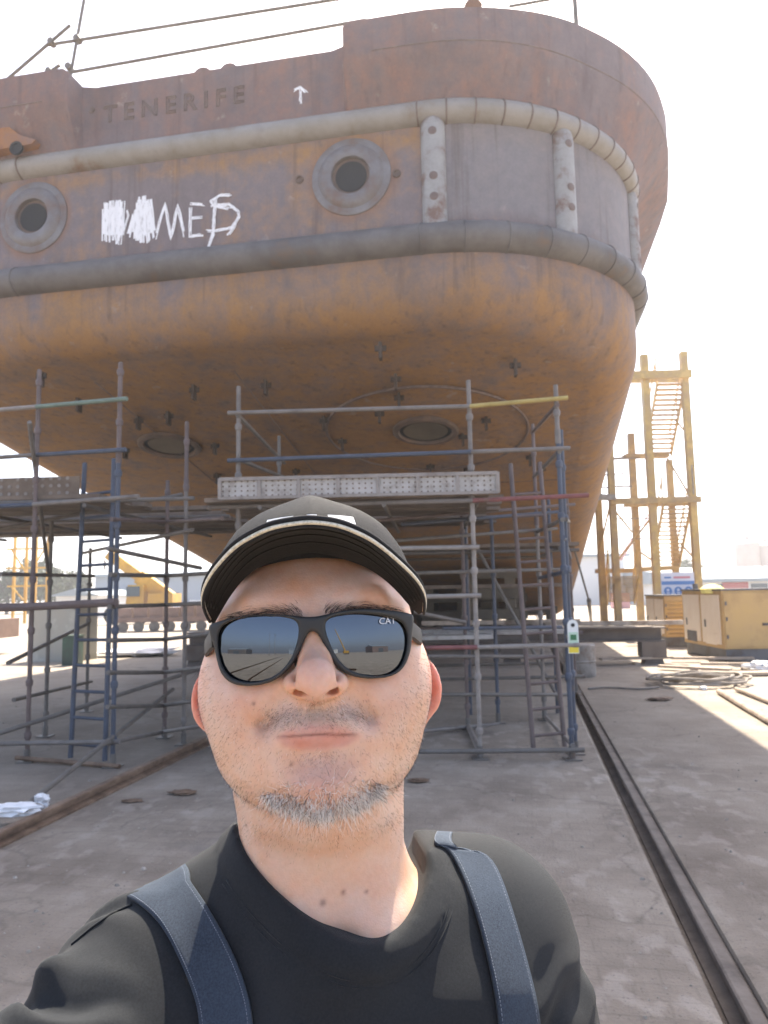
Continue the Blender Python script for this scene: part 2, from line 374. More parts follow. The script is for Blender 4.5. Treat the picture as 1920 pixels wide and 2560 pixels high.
# bulwark with a dip across the stern and flare round the quarters
def sstep(x, a, b): x = min(1, max(0, (x - a) / (b - a))); return x * x * (3 - 2 * x)
def _unused(p):
    x = p[0]
    lo, hi = 8.1, 8.5
    if p[1] <= A0 + 1e-6 and x < 1.95:
        return lo if x < 1.72 else lo + (hi - lo) * (x - 1.72) / .23
    return hi - .25 * sstep(p[1], 10.5, 13)
def bul_top(p):
    x = p[0]
    if p[1] <= A0 + 1e-6 and x < 1.95: return 8.1 if x < 1.72 else 8.1 + .09 * min(1, (x - 1.72) / .12)
    return 8.19 + .26 * sstep(p[4], .2, .9) - .2 * sstep(p[1], 10.5, 13)
def flare(p): return .3 * sstep(p[0], 1.70, 1.78) - .15 * sstep(p[4], .2, .8) + .42 * max(0.0, (p[4] - .82) / .75) ** 1.2 + .27 * sstep(p[1], A0 + RC - .4, A0 + RC + 1.6)
bw = MB()
XS = [q / 40 * 1.72 for q in range(40)]
BO = [(x, A0, 0, -1, 0.0) for x in np.linspace(0, 1.72, 12)] + [(x, A0, 0, -1, 0.0) for x in np.linspace(1.72, 1.95, 10)[1:]] + \
     [(x, A0, 0, -1, 0.0) for x in np.linspace(1.95, HB - RC, 5)[1:-1]] + HO[NT_:]
def bfull(f): return [f(p, -1) for p in BO[::-1][:-1]] + [f(p, 1) for p in BO]
def bpt(p, sd, k, inner=0.0):
    zt = bul_top(p); z = 7.12 + (zt - 7.12) * k
    kk = min(1.0, k / .6); return pt(p, sd, .03 + flare(p) * kk - inner, z)
rows = [bfull(lambda p, sd, k=k: bpt(p, sd, k)) for k in (0, .15, .3, .45, .58, .62, .75, .88, 1)]
rows += [bfull(lambda p, sd, k=k: bpt(p, sd, k, .03)) for k in np.linspace(1, 0, 5)]
bw.grid(rows); bw_o = bw.build('bulwark', M['bulwark'], ship_root, smooth=30)
# knuckle plate seam half way up the quarters
for sd in (1, -1):
    sm = MB(); sm.tube([bpt(p, sd, .62) for p in BO if p[0] > 1.95 and p[1] < 16], .008, 6)
    sm.build('plate_seam', M['weld'], ship_root)
# bulwark cap lumps and roller lugs
for x, y in ((440, 150), (497, 138)):
    s, a, z = ship(DD(x), DD(y), A0 + .1); lg = MB()
    lg.lathe(W(s, a, 8.09), W(0, 1, 0), [(-.05, .13), (.05, .13)], 20)
    lg.build('roller_lug', M['bulwark'], ship_root)
s, a, z = ship(DD(747), DD(105), A0 + .05); MB().tube([W(s, a, 8.05), W(s, a, 8.22)], .02, 8).build('stub_pin', M['bulwark'], ship_root)
s, a, z = ship(DD(1022), DD(8), A0 + .05); MB().lathe(W(s, a, 8.45), (0, 0, 1), [(0, .11), (.04, .09), (.12, .03), (.3, .02)], 10).build('stub_pin', M['bulwark'], ship_root)

def sweep_half(path_fn, r, z, facets=True):
    """half pipe round the outline"""
    g = MB(); n = 13; P = []
    for (p, sd) in path_fn:
        row = []
        for k in range(n):
            th = -math.pi / 2 + math.pi * k / (n - 1)
            row.append(pt(p, sd, -.03 + (r + .03) * math.cos(th), z + r * math.sin(th)))
        P.append(row)
    g.grid(P); return g
def dense(p0, n):
    return p0
FO = [(p, -1) for p in HO[::-1] if p[1] < 27][:-1] + [(p, 1) for p in HO if p[1] < 27]
lf = sweep_half(FO, .185, 5.6); lf_o = lf.build('rubbing_fender', M['fender_low'], ship_root, smooth=40); lf_o['label'] = 'lower grey half pipe fender'
uf = sweep_half(FO, .15, 7.14); uf_o = uf.build('rubbing_fender', M['fender'], ship_root, smooth=40); uf_o['label'] = 'upper pale half pipe fender'
# mitre welds that break the fenders into segments round the quarters
for z, r, par in ((7.14, .15, uf_o), (5.6, .185, lf_o)):
    for sd in (1, -1):
        for i in range(NT_, NT_ + NCR + 1, 2 if z > 6 else 3):
            p = HO[i]; g = MB()
            g.tube([pt(p, sd, -.03 + (r + .032) * math.cos(th), z + (r + .002) * math.sin(th)) for th in np.linspace(-1.5, 1.5, 11)], .011, 5)
            g.build('mitre_weld', M['weld'] if z > 6 else M['fender_low'], par)
# upright half pipes between the fenders
def near(sv):
    return min(HO, key=lambda p: abs(S_C + p[0] - sv) + (0 if p[1] < A0 + RC + .5 else 9))
def post(p, sd):
    g = MB(); tn = W(-p[3] * sd, p[2], 0) if False else W(sd * -p[3], p[2], 0); nn = W(sd * p[2], p[3], 0); P = []
    for z, k in [(5.62, 1), (6.55, 1), (6.95, 1), (7.03, .9), (7.09, .6), (7.12, .2)]:
        c = pt(p, sd, -.02, z); P.append([c + tn * .145 * k * math.sin(th) + nn * (.02 + .12 * k * math.cos(th)) for th in np.linspace(-1.57, 1.57, 11)])
    g.grid(P); o = g.build('fender_post', M['post'], ship_root, smooth=40)
    for z in (6.05, 6.3, 6.85):
        h = MB(); c = pt(p, sd, .115, z); h.lathe(c, nn, [(-.02, .05), (.006, .05), (.010, .04)], 14); h.build('drain_plug', M['weld'], o)
PA, PB = near(-.88), near(.66)
for p in (PA, PB, near(1.66)): post(p, 1)
# mooring pipes through the transom
def mooring(s, z):
    ax = W(0, -1, 0); c = W(s, A0, z)
    ft = empty('x', c, None, None); bpy.data.objects.remove(ft)
    g = MB(); g.lathe(c, ax, [(-.02, .48), (.012, .48), (.02, .46), (.022, .40), (.045, .375), (.062, .34), (.066, .27), (.055, .235), (.02, .225), (.006, .225)], 48, cap=False)
    o = g.build('mooring_pipe', M['ring'], ship_root, smooth=30)
    MB().lathe(c, ax, [(-.03, .22), (.005, .227)], 40).build('pipe_bore', M['bore'], o)
    MB().lathe(c + W(0, 0, .0), ax, [(0, .19), (.012, .19)], 32).build('hollow_shade_disc', M['black'], o)  # flat dark disc paints the shade of a deep pipe
mooring(-1.82, 6.47); mooring(-6.02, 6.45)
for (x, y) in ((647, 388), (857, 375)):
    s, a, z = ship(DD(x), DD(y), A0); MB().lathe(W(s, a, z), W(0, -1, 0), [(-.01, .05), (.02, .05), (.02, .03), (.005, .03)], 16).build('bolt_boss', M['bore'], ship_root)
s, a, z = ship(DD(200), DD(243), A0); MB().lathe(W(s, a, z), W(0, -1, .1), [(-.01, .06), (.05, .05), (.05, .03)], 12).build('bolt_boss', M['bore'], ship_root)
# welded name in outlined letters across the bulwark
def bead_text(txt, size, s0, z0, slope, r=.007, gap=1.0):
    cu_ = bpy.data.curves.new('lettering', 'FONT'); cu_.body = txt; cu_.size = size; cu_.fill_mode = 'NONE'
    cu_.bevel_depth = r; cu_.bevel_resolution = 1; cu_.space_character = gap; cu_.resolution_u = 3
    to = bpy.data.objects.new('lettering', cu_); COL.objects.link(to)
    bpy.context.view_layer.update()
    dg = bpy.context.evaluated_depsgraph_get(); me = bpy.data.meshes.new_from_object(to.evaluated_get(dg))
    v = np.array([q.co[:] for q in me.vertices]); f = [tuple(p.vertices) for p in me.polygons]
    bpy.data.objects.remove(to); bpy.data.curves.remove(cu_); bpy.data.meshes.remove(me)
    g = MB(); g.add([W(s0 + x, A0 - .036 - z, z0 + y + slope * x) for x, y, z in v], f); return g
bead_text('TENERIFE', .32, -5.05, 7.60, .0, gap=1.5).build('name_lettering', M['weld'], ship_root, smooth=0)
# hand painted strokes on the transom
def stroke(g, pts, w, d=.006, seed=0):
    rr = random.Random(seed)
    P = [ship(x / 1.728, y / 1.728, A0)[[0, 2]] for x, y in pts]
    Q = []
    for i in range(len(P) - 1):
        for k in range(6): Q.append(P[i] + (P[i + 1] - P[i]) * k / 6)
    Q.append(P[-1]); Q = np.array(Q)
    T = np.gradient(Q, axis=0); T /= np.linalg.norm(T, axis=1)[:, None] + 1e-9; Nn = np.stack([-T[:, 1], T[:, 0]], 1)
    nb = 3
    for b in range(nb):                                    # bristle tracks
        o0 = (b - (nb - 1) / 2) / nb * w; ww = w / nb * rr.uniform(.8, 1.15)
        i0 = rr.randint(0, 1); i1 = len(Q) - rr.randint(0, 1)
        row = []
        for i in range(i0, i1):
            c = Q[i] + Nn[i] * (o0 + rr.uniform(-.004, .004)); h = ww / 2 * rr.uniform(.8, 1.1)
            row.append([W(*(c + Nn[i] * h)[:1], A0 - d - .0005 * b, (c + Nn[i] * h)[1]), W(*(c - Nn[i] * h)[:1], A0 - d - .0005 * b, (c - Nn[i] * h)[1])])
        g.grid(row)
ms = MB(); k = 0
for x in range(448, 536, 9): stroke(ms, [(x + 4, 880 - (x - 448) * .12 + random.uniform(-9, 6)), (x, 1052 + random.uniform(-14, 8))], .055, .006 + .0012 * (k % 3), k); k += 1
for x in range(556, 668, 10):
    t = (x - 556) / 112; stroke(ms, [(x + 22 - t * 40, 1000 - 150 * math.sin(min(1, .25 + t) * 1.9) + random.uniform(-8, 8)), (x + 6 + random.uniform(-8, 8), 1022 + 30 * math.sin(t * 3) + random.uniform(-8, 6))], .062, .0065 + .0012 * (k % 3), k); k += 1
stroke(ms, [(535, 1000), (556, 930), (548, 905)], .03, .006, 90)
for q in ([(670, 1035), (715, 880), (740, 1035), (770, 885), (800, 1025)], [(826, 872), (822, 1028)], [(822, 882), (886, 886)], [(828, 945), (876, 941)], [(822, 1022), (880, 1016)],
          [(935, 852), (926, 940), (924, 1000), (898, 1085)], [(912, 890), (990, 884), (1030, 915), (1034, 940), (1002, 985), (940, 998), (890, 1000)],
          [(1002, 845), (950, 846), (912, 872), (930, 892), (1000, 905)], [(1034, 930), (1010, 985), (985, 1020)], [(930, 1000), (905, 1060)]):
    stroke(ms, q, .040, .011, k); k += 1
ms.build('painted_mark', M['chalk'], ship_root, smooth=0)
ar = MB()
for q in ([(1302, 458), (1302, 392)], [(1272, 402), (1300, 386), (1330, 412)]): stroke(ar, q, .036, .040, k); k += 1
stroke(ar, [(15, 478), (32, 408)], .03, .06, k)
ar.build('arrow_mark', M['chalk'], ship_root, smooth=0)
# ------------- underside fittings
def under(px, py):
    d = ray(px, py); lo, hi = 5.0, 40.0
    for _ in range(50):
        mid = (lo + hi) / 2; P = CAM + d * mid; a = P[0] * sn + P[1] * cs
        if P[2] < zb(a): lo = mid
        else: hi = mid
    P = CAM + d * lo; return P[0] * cs - P[1] * sn, P[0] * sn + P[1] * cs
un = unit(W(0, -.196, -.98))
def well(px, py, r):
    s, a = under(px, py); c = W(s, a, zb(a)); g = MB()
    g.lathe(c, un, [(-.03, r + .05), (.03, r + .05), (.05, r + .02), (.05, r - .04), (.02, r - .05), (.012, r - .06)], 48, cap=False)
    o = g.build('thruster_well', M['bore'], ship_root, smooth=30)
    MB().lathe(c, un, [(-.02, r - .055), (.006, r - .055)], 40).build('blank_plate', M['black'], o)
    MB().lathe(c, un, [(.0, r - .11), (.018, r - .12)], 40).build('blank_plate', M['plate'], o)
    return s, a
s1, a1 = well(1064, 1076, .46); s2, a2 = well(424, 1113, .46)
g = MB()
for (s, a) in ((s1, a1),):
    g.tube([W(s + 1.55 * math.cos(t), a + .1 + 1.55 * math.sin(t), zb(a + .1 + 1.55 * math.sin(t)) - .004) for t in np.linspace(0, 2 * math.pi, 73)[:-1]], .022, 6, closed=True)
g.build('weld_seam', M['weld'], ship_root)
for sv in (-5.6, -3.6): g = MB(); g.tube([W(sv, a, zb(a) - .003) for a in np.linspace(8.9, 26, 20)], .009, 5); g.build('weld_seam', M['weld'], ship_root)
for av in (13.6,): g = MB(); g.tube([W(S_C - 4.5, av, zb(av) - .003), W(S_C + 4.5, av, zb(av) - .003)], .009, 5)
g.build('weld_seam', M['weld'], ship_root)
for (x, y) in [(822, 748), (855, 815), (862, 855), (1113, 785), (575, 828), (420, 838), (172, 866), (72, 940), (272, 970), (470, 1025), (300, 905), (365, 895), (930, 1005), (1010, 1012), (1145, 985), (465, 960), (740, 950), (1050, 905), (640, 1015), (700, 905), (1170, 1010), (90, 808), (820, 890), (1000, 940)]:
    s, a = under(DD(x), DD(y)); c = W(s, a, zb(a)); lg = MB()
    lg.box(c + un * .07, (.035, .13, .20), frame(W(1, .1, 0))); lg.box(c + un * .03, (.14, .02, .07), frame(W(1, .1, 0)))
    lg.build('welded_lug', M['lug'], ship_root)
# skeg and keel blocks
sk = MB(); P = [W(S_C, a, z) for a, z in ((20.5, zb(20.5) + .1), (25, .22), (37, .22), (37, 1.0))]
sk.prism([p + W(-.35, 0, 0) for p in P], W(.7, 0, 0)); sk.build('skeg', M['plate'], ship_root)

P = [ship(x / 1.728, y / 1.728, A0) for x, y in ((-60, 490), (15, 515), (65, 575), (140, 632), (205, 650), (190, 668), (0, 700), (-60, 712))]
br_ = MB(); br_.prism([W(q[0], A0 - .02, q[2]) for q in P], W(0, -.22, 0)); b_o = br_.build('bulwark_bracket', M['bracket'], ship_root)
c = ship(70 / 1.728, 640 / 1.728, A0 - .24); MB().lathe(W(c[0], A0 - .24, c[2]), W(0, -1, 0), [(-.02, .09), (.012, .09), (.012, .06), (.002, .06)], 20).build('bracket_hole', M['black'], b_o)
# ------------------------------------------------------------------ guard rail on the ship's deck
TR = .022
def tubep(parent, name, p0, p1, m, r=TR, n=10):
    return MB().tube([p0, p1], r, n).build(name, m, parent)
def shp(x, y, a): s, a_, z = ship(DD(x), DD(y), a); return W(s, a_, z)
gr_root = empty('guard_rail', shp(150, 208, A0 + .35), 'thin tube guard rail standing along the top of the ship stern', 'railing')
gp = [('standard', (143, 215), (186, -25)), ('ledger', (70, 171), (790, 43)), ('ledger', (104, 97), (800, -13)), ('brace', (8, 178), (152, 54)), ('brace', (58, 190), (130, 140))]
for nm, q0, q1 in gp: tubep(gr_root, nm, shp(*q0, A0 + .35), shp(*q1, A0 + .35), M['t_dark'], .022)
g2 = empty('guard_rail', shp(1245, 70, A0 + 1.0), 'thin tube guard rail above the rounded quarter of the ship', 'railing')
tubep(g2, 'standard', shp(1246, 72, A0 + 1.0), shp(1238, -60, A0 + 1.0), M['t_dark'], .03); tubep(g2, 'ledger', shp(1100, 14, A0 + .7), shp(1260, -14, A0 + 1.0), M['t_dark'], .02)
for x, y in ((168, 85), (150, 146), (112, 92), (108, 156)):
    MB().lathe(shp(x, y, A0 + .35), W(0, 1, 0), [(-.05, .05), (.05, .05)], 6).build('coupler', M['t_dark'], gr_root)

# ------------------------------------------------------------------ scaffolds
def pole_at(bx, by): P = gr(bx, by); return P
class Scaf:
    def __init__(s, root): s.root = root; s.p = {}
    def std(s, key, bx, by, ty, m, m2=None, zsplit=None, cups=True, base=True, r=TR):
        P = gr(bx, by); z1 = at(bx, ty, P[1])[2]
        for _ in range(4):                                   # vertical pole: find the height whose image row is ty
            q = np.array([P[0], P[1], z1]); v = q - CAM; d = v @ fw; py = 1280 - FOC * (v @ cu) / d; z1 += (py - ty) / FOC * d
        s.p[key] = (P, z1)
        g = MB(); zs = [0.0, z1] if zsplit is None else [0.0, zsplit]
        def cupset(g, a, b):
            k = .25
            while k < z1 - .1:
                if a <= k < b: g.lathe((P[0], P[1], k), (0, 0, 1), [(-.035, TR), (-.03, .031), (.012, .036), (.03, .03), (.036, TR)], 12, cap=False)
                k += .5
        a, b = zs
        g.tube([(P[0], P[1], .02), (P[0], P[1], b)], r, 10)
        if cups: cupset(g, a, b)
        o = g.build('standard', m, s.root)
        if zsplit is not None:
            g = MB(); g.tube([(P[0], P[1], zsplit), (P[0], P[1], z1)], r, 10)
            g.lathe((P[0], P[1], zsplit), (0, 0, 1), [(-.05, .029), (.09, .029)], 12)
            if cups: cupset(g, zsplit, 9)
            g.build('standard', m2, s.root)
        if base:
            MB().box((P[0], P[1], .008), (.15, .15, .012)).tube([(P[0], P[1], .01), (P[0], P[1], .12)], .03, 10).build('base_plate', M['t_dark'], s.root)
    def pz(s, key, py):
        P, z1 = s.p[key]; z = 1.5
        for _ in range(6):
            v = np.array([P[0], P[1], z]) - CAM; d = v @ fw; y = 1280 - FOC * (v @ cu) / d; z += (y - py) / FOC * d
        return np.array([P[0], P[1], z])
    def led(s, k0, y0, k1, y1, m, e0=0.0, e1=0.0, r=TR, name='ledger', dy=.0):
        A, B = s.pz(k0, y0), s.pz(k1, y1); u = unit(B - A)
        A = A - u * e0; B = B + u * e1; off = np.array([0, -.05 + dy, 0])
        return MB().tube([A + off, B + off], r, 10).build(name, m, s.root)
def planks(root, rows, z, m, name='platform_board', th=.045):
    """rows of boards: (X0, X1, Yfront, width, dYdX)"""
    for x0, x1, y0, w, sl in rows:
        c = np.array([(x0 + x1) / 2, y0 + w / 2 + sl * (x0 + x1) / 2, z + random.uniform(-.004, .004)])
        MB().box(c, (x1 - x0, w, th), frame((1, sl, random.uniform(-.003, .003)))).build(name, m, root)
def toe_board(root, x0, x1, y, sl, z0, z1, m, holes=0, ribs=0):
    """upright edge board; perforated boards get a grid of dimples, framed mesh boards get ribs"""
    g = MB(); c = np.array([(x0 + x1) / 2, y + sl * (x0 + x1) / 2, (z0 + z1) / 2]); fr = frame((1, sl, 0)); L = x1 - x0
    g.box(c, (L, .012, z1 - z0), fr)
    o = g.build('toe_board', m, root)
    if ribs:
        f = MB()
        for k in range(ribs + 1):
            f.box(c + fr[0] * (-L / 2 + L * k / ribs) - fr[1] * .012, (.035, .03, z1 - z0 + .02), fr)
        f.box(c + np.array([0, 0, (z1 - z0) / 2]) - fr[1] * .012, (L, .035, .035), fr); f.box(c - np.array([0, 0, (z1 - z0) / 2]) - fr[1] * .012, (L, .04, .03), fr)
        f.build('board_frame', M['t_white'], o)
        h = MB()
        for i in range(int(L / .06)):
            for j in range(4):
                h.lathe(c + fr[0] * (-L / 2 + .03 + i * .06) - fr[1] * .0062 + np.array([0, 0, -(z1 - z0) / 2 + (j + .5) * (z1 - z0) / 4]), -fr[1], [(0, .010), (.001, .010)], 6)
        h.build('perforation', M['bore'], o, smooth=0)
    if holes:
        h = MB()
        for i in range(holes):
            for j in range(3):
                if (i * 7 + j * 3) % 11 == 5: continue
                h.lathe(c + fr[0] * (-L / 2 + .06 + i * (L - .1) / holes) - fr[1] * .0065 + np.array([0, 0, -.06 + j * .075]), -fr[1], [(-.004, .020), (.004, .017), (.004, .009), (.001, .009)], 10)
        h.build('perforation', M['t_white'], o, smooth=0)
    return o

# ---- left scaffold
L_root = empty('scaffold', gr(170, 1915), 'tall tube scaffold left of the person with a perforated toe board', 'scaffold')
L = Scaf(L_root)
L.std('l1', 67, 1905, 924, M['t_purple'])
L.std('l2', 281, 1918, 906, M['t_blue'], M['t_purple'], 2.9)
L.std('l3', 113, 1842, 1298, M['t_dark'])
L.std('l4', 216, 1780, 1370, M['t_dark'])
L.std('l5', 411, 1845, 1201, M['t_purple'])
L.std('l6', 459, 1862, 1054, M['t_grey'], M['t_purple'], 2.75)
L.std('l0', -330, 1925, 930, M['t_grey'])
L.led('l0', 1052, 'l1', 1020, M['t_white'], .1, .0); L.led('l1', 1020, 'l2', 1002, M['t_green'], 0, .1)
L.led('l0', 1165, 'l1', 1140, M['t_grey'], .1, 0); L.led('l1', 1140, 'l2', 1128, M['t_blue'], 0, .1)
L.led('l0', 1280, 'l1', 1263, M['t_blue'], .1, .0); L.led('l1', 1263, 'l2', 1247, M['t_grey'], 0, .25)
L.led('l0', 1525, 'l1', 1517, M['t_purple'], .1, .0, r=.042, dy=-.05); L.led('l1', 1517, 'l2', 1506, M['t_purple'], 0, .05, r=.040, dy=-.05)
L.led('l0', 1870, 'l1', 1855, M['t_grey'], .1, 0); L.led('l1', 1855, 'l2', 1852, M['t_grey'], 0, .1)
L.led('l1', 1893, 'l2', 1911, M['rail'], .1, .1)
L.led('l1', 1155, 'l3', 1430, M['t_dark'], .5, 0, name='brace')
L.led('l3', 1610, 'l4', 1560, M['t_dark'], 1.2, .1); L.led('l3', 1438, 'l4', 1440, M['t_dark'], 1.5, .3)
L.led('l3', 1730, 'l4', 1706, M['t_dark'], 1.0, .3); 
for y0, y1, y2, m in ((1300, 1306, 1303, 't_purple'), (1437, 1440, 1437, 't_dark'), (1516, 1512, 1510, 't_dark'), (1600, 1598, 1592, 't_dark'), (1680, 1680, 1674, 't_dark'), (1765, 1762, 1755, 't_dark'), (1853, 1828, 1820, 't_grey')):
    L.led('l2', y0, 'l5', y1, M[m], .1, .05); L.led('l5', y1, 'l6', y2, M[m], .0, .9)
L.led('l2', 1376, 'l6', 1412, M['t_dark'], .1, .3, name='brace')
L.led('l2', 1843, 'l5', 1740, M['t_dark'], 1.5, .3, name='brace'); L.led('l1', 1810, 'l5', 1700, M['t_dark'], .6, .6, name='brace')
L.led('l3', 1300, 'l5', 1245, M['t_dark'], 1.0, .2); L.led('l4', 1380, 'l6', 1330, M['t_dark'], .3, .2)
zpl = L.pz('l1', 1263)[2] + .06
yf = L.p['l1'][0][1]
rows = []
yy = yf - .05
k = 0
while yy < 11.6:
    if k not in (6, 9, 14): rows.append((-7.5 - .1 * (k % 3), -2.35 + .13 * (yy - yf) + .12 * (k % 2) - (.5 if k < 5 else 0), yy, .235, -.03))
    yy += .25; k += 1
planks(L_root, rows, zpl + .03, M['board'])
for yy in (7.3, 9.0, 10.8): MB().tube([(-7.4, yy + .22, zpl - .02), (-1.9, yy + .06, zpl - .02)], TR, 8).build('transom', M['t_dark'], L_root)
for x in (-6.2, -4.4, -3.0): MB().tube([(x, yf, zpl - .07), (x + .3, 11.5, zpl - .07)], TR, 8).build('transom', M['t_dark'], L_root)
xr = at(187, 1250, yf)[0]
toe_board(L_root, -7.0, xr, yf - .04, -.05, zpl + .03, zpl + .245, M['board'], holes=44)
def ladder(label, bl, br_, tl, tr, n, m, y0, y1, lean=.0):
    """bl, br_: ground pixels of the feet; tl, tr: pixels of the tops, at their own depths y0 + lean"""
    A, B = gr(*bl), gr(*br_); root = empty('ladder', (A + B) / 2, label, 'ladder')
    T0 = at(*tl, A[1] + lean); T1 = at(*tr, B[1] + lean)
    MB().tube([A + [0, 0, .02], T0], .024, 10).build('stringer', m, root); MB().tube([B + [0, 0, .02], T1], .024, 10).build('stringer', m, root)
    for k in range(1, n):
        t = (k - .4) / n; MB().tube([A + (T0 - A) * t, B + (T1 - B) * t], .016, 8).build('rung', m, root)
    return root
ladder('blue steel ladder leaning up through the left scaffold', (176, 1900), (262, 1908), (212, 1158), (285, 1147), 12, M['t_blue'], 0, 0, .35)

# ---- main scaffold under the stern
Mr = empty('scaffold', gr(1203, 1900), 'tube scaffold behind the person with a pale mesh toe board', 'scaffold')
S = Scaf(Mr)
S.std('m1', 594, 1895, 966, M['t_grey'])
S.std('m2', 1201, 1897, 951, M['t_white'], M['t_grey'], 2.45)
S.std('m3', 1431, 1899, 963, M['t_blue'], M['t_grey'], 3.0)
S.std('m4', 1439, 1885, 1075, M['t_blue'])
S.std('m5', 1362, 1800, 1060, M['t_grey'], M['t_purple'], 2.4)
S.std('m6', 1246, 1808, 1290, M['t_blue'])
S.std('m7', 1170, 1822, 1262, M['t_purple'])
S.std('m8', 700, 1800, 1090, M['t_dark']); S.std('m9', 1440, 1730, 1240, M['t_purple'])
S.led('m1', 1035, 'm2', 1019, M['t_grey'], .1, 0); S.led('m2', 1019, 'm3', 1000, M['t_yellow'], 0, .1)
S.led('m1', 1153, 'm2', 1132, M['t_blue'], .1, 0); S.led('m2', 1132, 'm3', 1124, M['t_grey'], 0, .1)
S.led('m1', 1268, 'm2', 1253, M['t_grey'], .3, 0); S.led('m2', 1253, 'm3', 1243, M['t_red'], 0, .25)
S.led('m1', 1378, 'm2', 1369, M['t_white'], 0, .05); S.led('m1', 1500, 'm2', 1489, M['t_white'], 0, .05)
S.led('m1', 1625, 'm2', 1617, M['t_red'], 0, 0); S.led('m2', 1617, 'm3', 1612, M['t_white'], 0, .1)
S.led('m1', 1880, 'm2', 1875, M['t_dark'], .1, .05); S.led('m2', 1875, 'm3', 1872, M['t_dark'], 0, .1)
S.led('m7', 1815, 'm2', 1880, M['t_grey'], .1, 0, r=.03, name='transom'); S.led('m5', 1790, 'm3', 1862, M['t_grey'], .1, 0, name='transom')
S.led('m7', 1735, 'm5', 1735, M['t_dark'], .6, .4); S.led('m7', 1815, 'm6', 1808, M['t_grey'], 1.4, .1)
S.led('m7', 1640, 'm5', 1640, M['t_grey'], .8, .1); S.led('m7', 1285, 'm5', 1270, M['t_purple'], 2.0, .6); S.led('m7', 1300, 'm5', 1285, M['t_blue'], .8, .4)
S.led('m7', 1340, 'm5', 1326, M['t_dark'], 1.5, .3); S.led('m7', 1430, 'm5', 1425, M['t_dark'], 1.5, .3); S.led('m7', 1570, 'm5', 1568, M['t_blue'], .3, .3)
S.led('m1', 1040, 'm8', 1145, M['t_dark'], 0, .4, name='brace'); S.led('m1', 1150, 'm8', 1190, M['t_dark'], 0, .3, name='brace'); S.led('m3', 1015, 'm5', 1080, M['t_purple'], .0, .2, name='brace')
S.led('m3', 1130, 'm5', 1190, M['t_dark'], .0, .2, name='brace'); S.led('m7', 1555, 'm1', 1440, M['t_grey'], 0, 0, name='brace')
S.led('m3', 1430, 'm5', 1445, M['t_blue'], 0, .1, name='transom'); S.led('m3', 1300, 'm5', 1330, M['t_dark'], 0, .1, name='transom'); S.led('m4', 1300, 'm9', 1305, M['t_dark'], .1, .9, name='transom')
S.led('m3', 1345, 'm9', 1395, M['t_blue'], 0, .1, name='transom'); S.led('m3', 1590, 'm9', 1610, M['t_grey'], 0, .1, name='transom')
zpm = S.pz('m2', 1253)[2] + .04
ym = S.p['m2'][0][1]; rows = []; yy = ym + .0
for k in range(13):
    if k != 7: rows.append((-1.75 + .05 * (k % 3), 1.02 + .12 * (yy - ym) + .15 * (k % 2), yy, .235, -.03))
    yy += .25
planks(Mr, rows, zpm + .03, M['board'])
for x in (-1.2, .0, .9): MB().tube([(x, ym, zpm - .06), (x + .2, yy, zpm - .06)], TR, 8).build('transom', M['t_dark'], Mr)
x0, x1 = at(548, 1235, ym - .05)[0], at(1243, 1220, ym - .05)[0]
toe_board(Mr, x0, x1, ym - .06, -.03, zpm + .03, zpm + .215, M['mesh_board'], ribs=7)
zl = 1.03
planks(Mr, [(-.6, 1.22, 8.55, .23, 0), (-.6, 1.25, 8.8, .23, 0), (-.9, 2.0, 9.9, .25, 0), (.6, 2.3, 9.3, .23, 0)], zl, M['mesh_board'])
S.led('m1', 1715, 'm2', 1690, M['t_dark'], 0, -.4)
ladder('weathered ladder leaning inside the scaffold right of the person', (1334, 1880), (1412, 1872), (1276, 1160), (1349, 1156), 12, M['t_purple'], 0, 0, .5)
# inspection tag on the corner standard
P3 = S.p['m3'][0]
t = empty('scaffold_tag', (P3[0], P3[1] - .06, 1.0), 'white scaffold tag with green and yellow panels on the corner tube', 'tag')
c = at(1433, 1590, P3[1] - .06); zc = c[2]; xc = c[0]
poly = [(xc + .05 * math.cos(a_), P3[1] - .06, zc + .10 + .05 * math.sin(a_)) for a_ in np.linspace(0, math.pi, 13)] + [(xc - .05, P3[1] - .06, zc - .16), (xc + .05, P3[1] - .06, zc - .16)]
M['plastic'] = mat('white plastic', [(.72, .74, .72)], rough=.4, bump=0); M['tg'] = mat('green print', [(.03, .16, .07)], rough=.4, bump=0); M['ty'] = mat('yellow print', [(.75, .6, .05)], rough=.4, bump=0); M['tpale'] = mat('pale green print', [(.45, .62, .5)], rough=.4, bump=0)
MB().prism(poly, (0, .006, 0)).build('tag_plate', M['plastic'], t)
yb = P3[1] - .063
MB().box((xc, yb, zc - .015), (.085, .002, .10)).build('tag_panel', M['tpale'], t); MB().box((xc, yb - .002, zc - .012), (.055, .002, .05)).build('tag_panel', M['tg'], t); MB().box((xc, yb, zc - .125), (.09, .002, .055)).build('tag_panel', M['ty'], t)
MB().lathe((xc, yb, zc + .10), (0, -1, 0), [(0, .018), (.003, .018)], 16).build('tag_hole', M['black'], t)

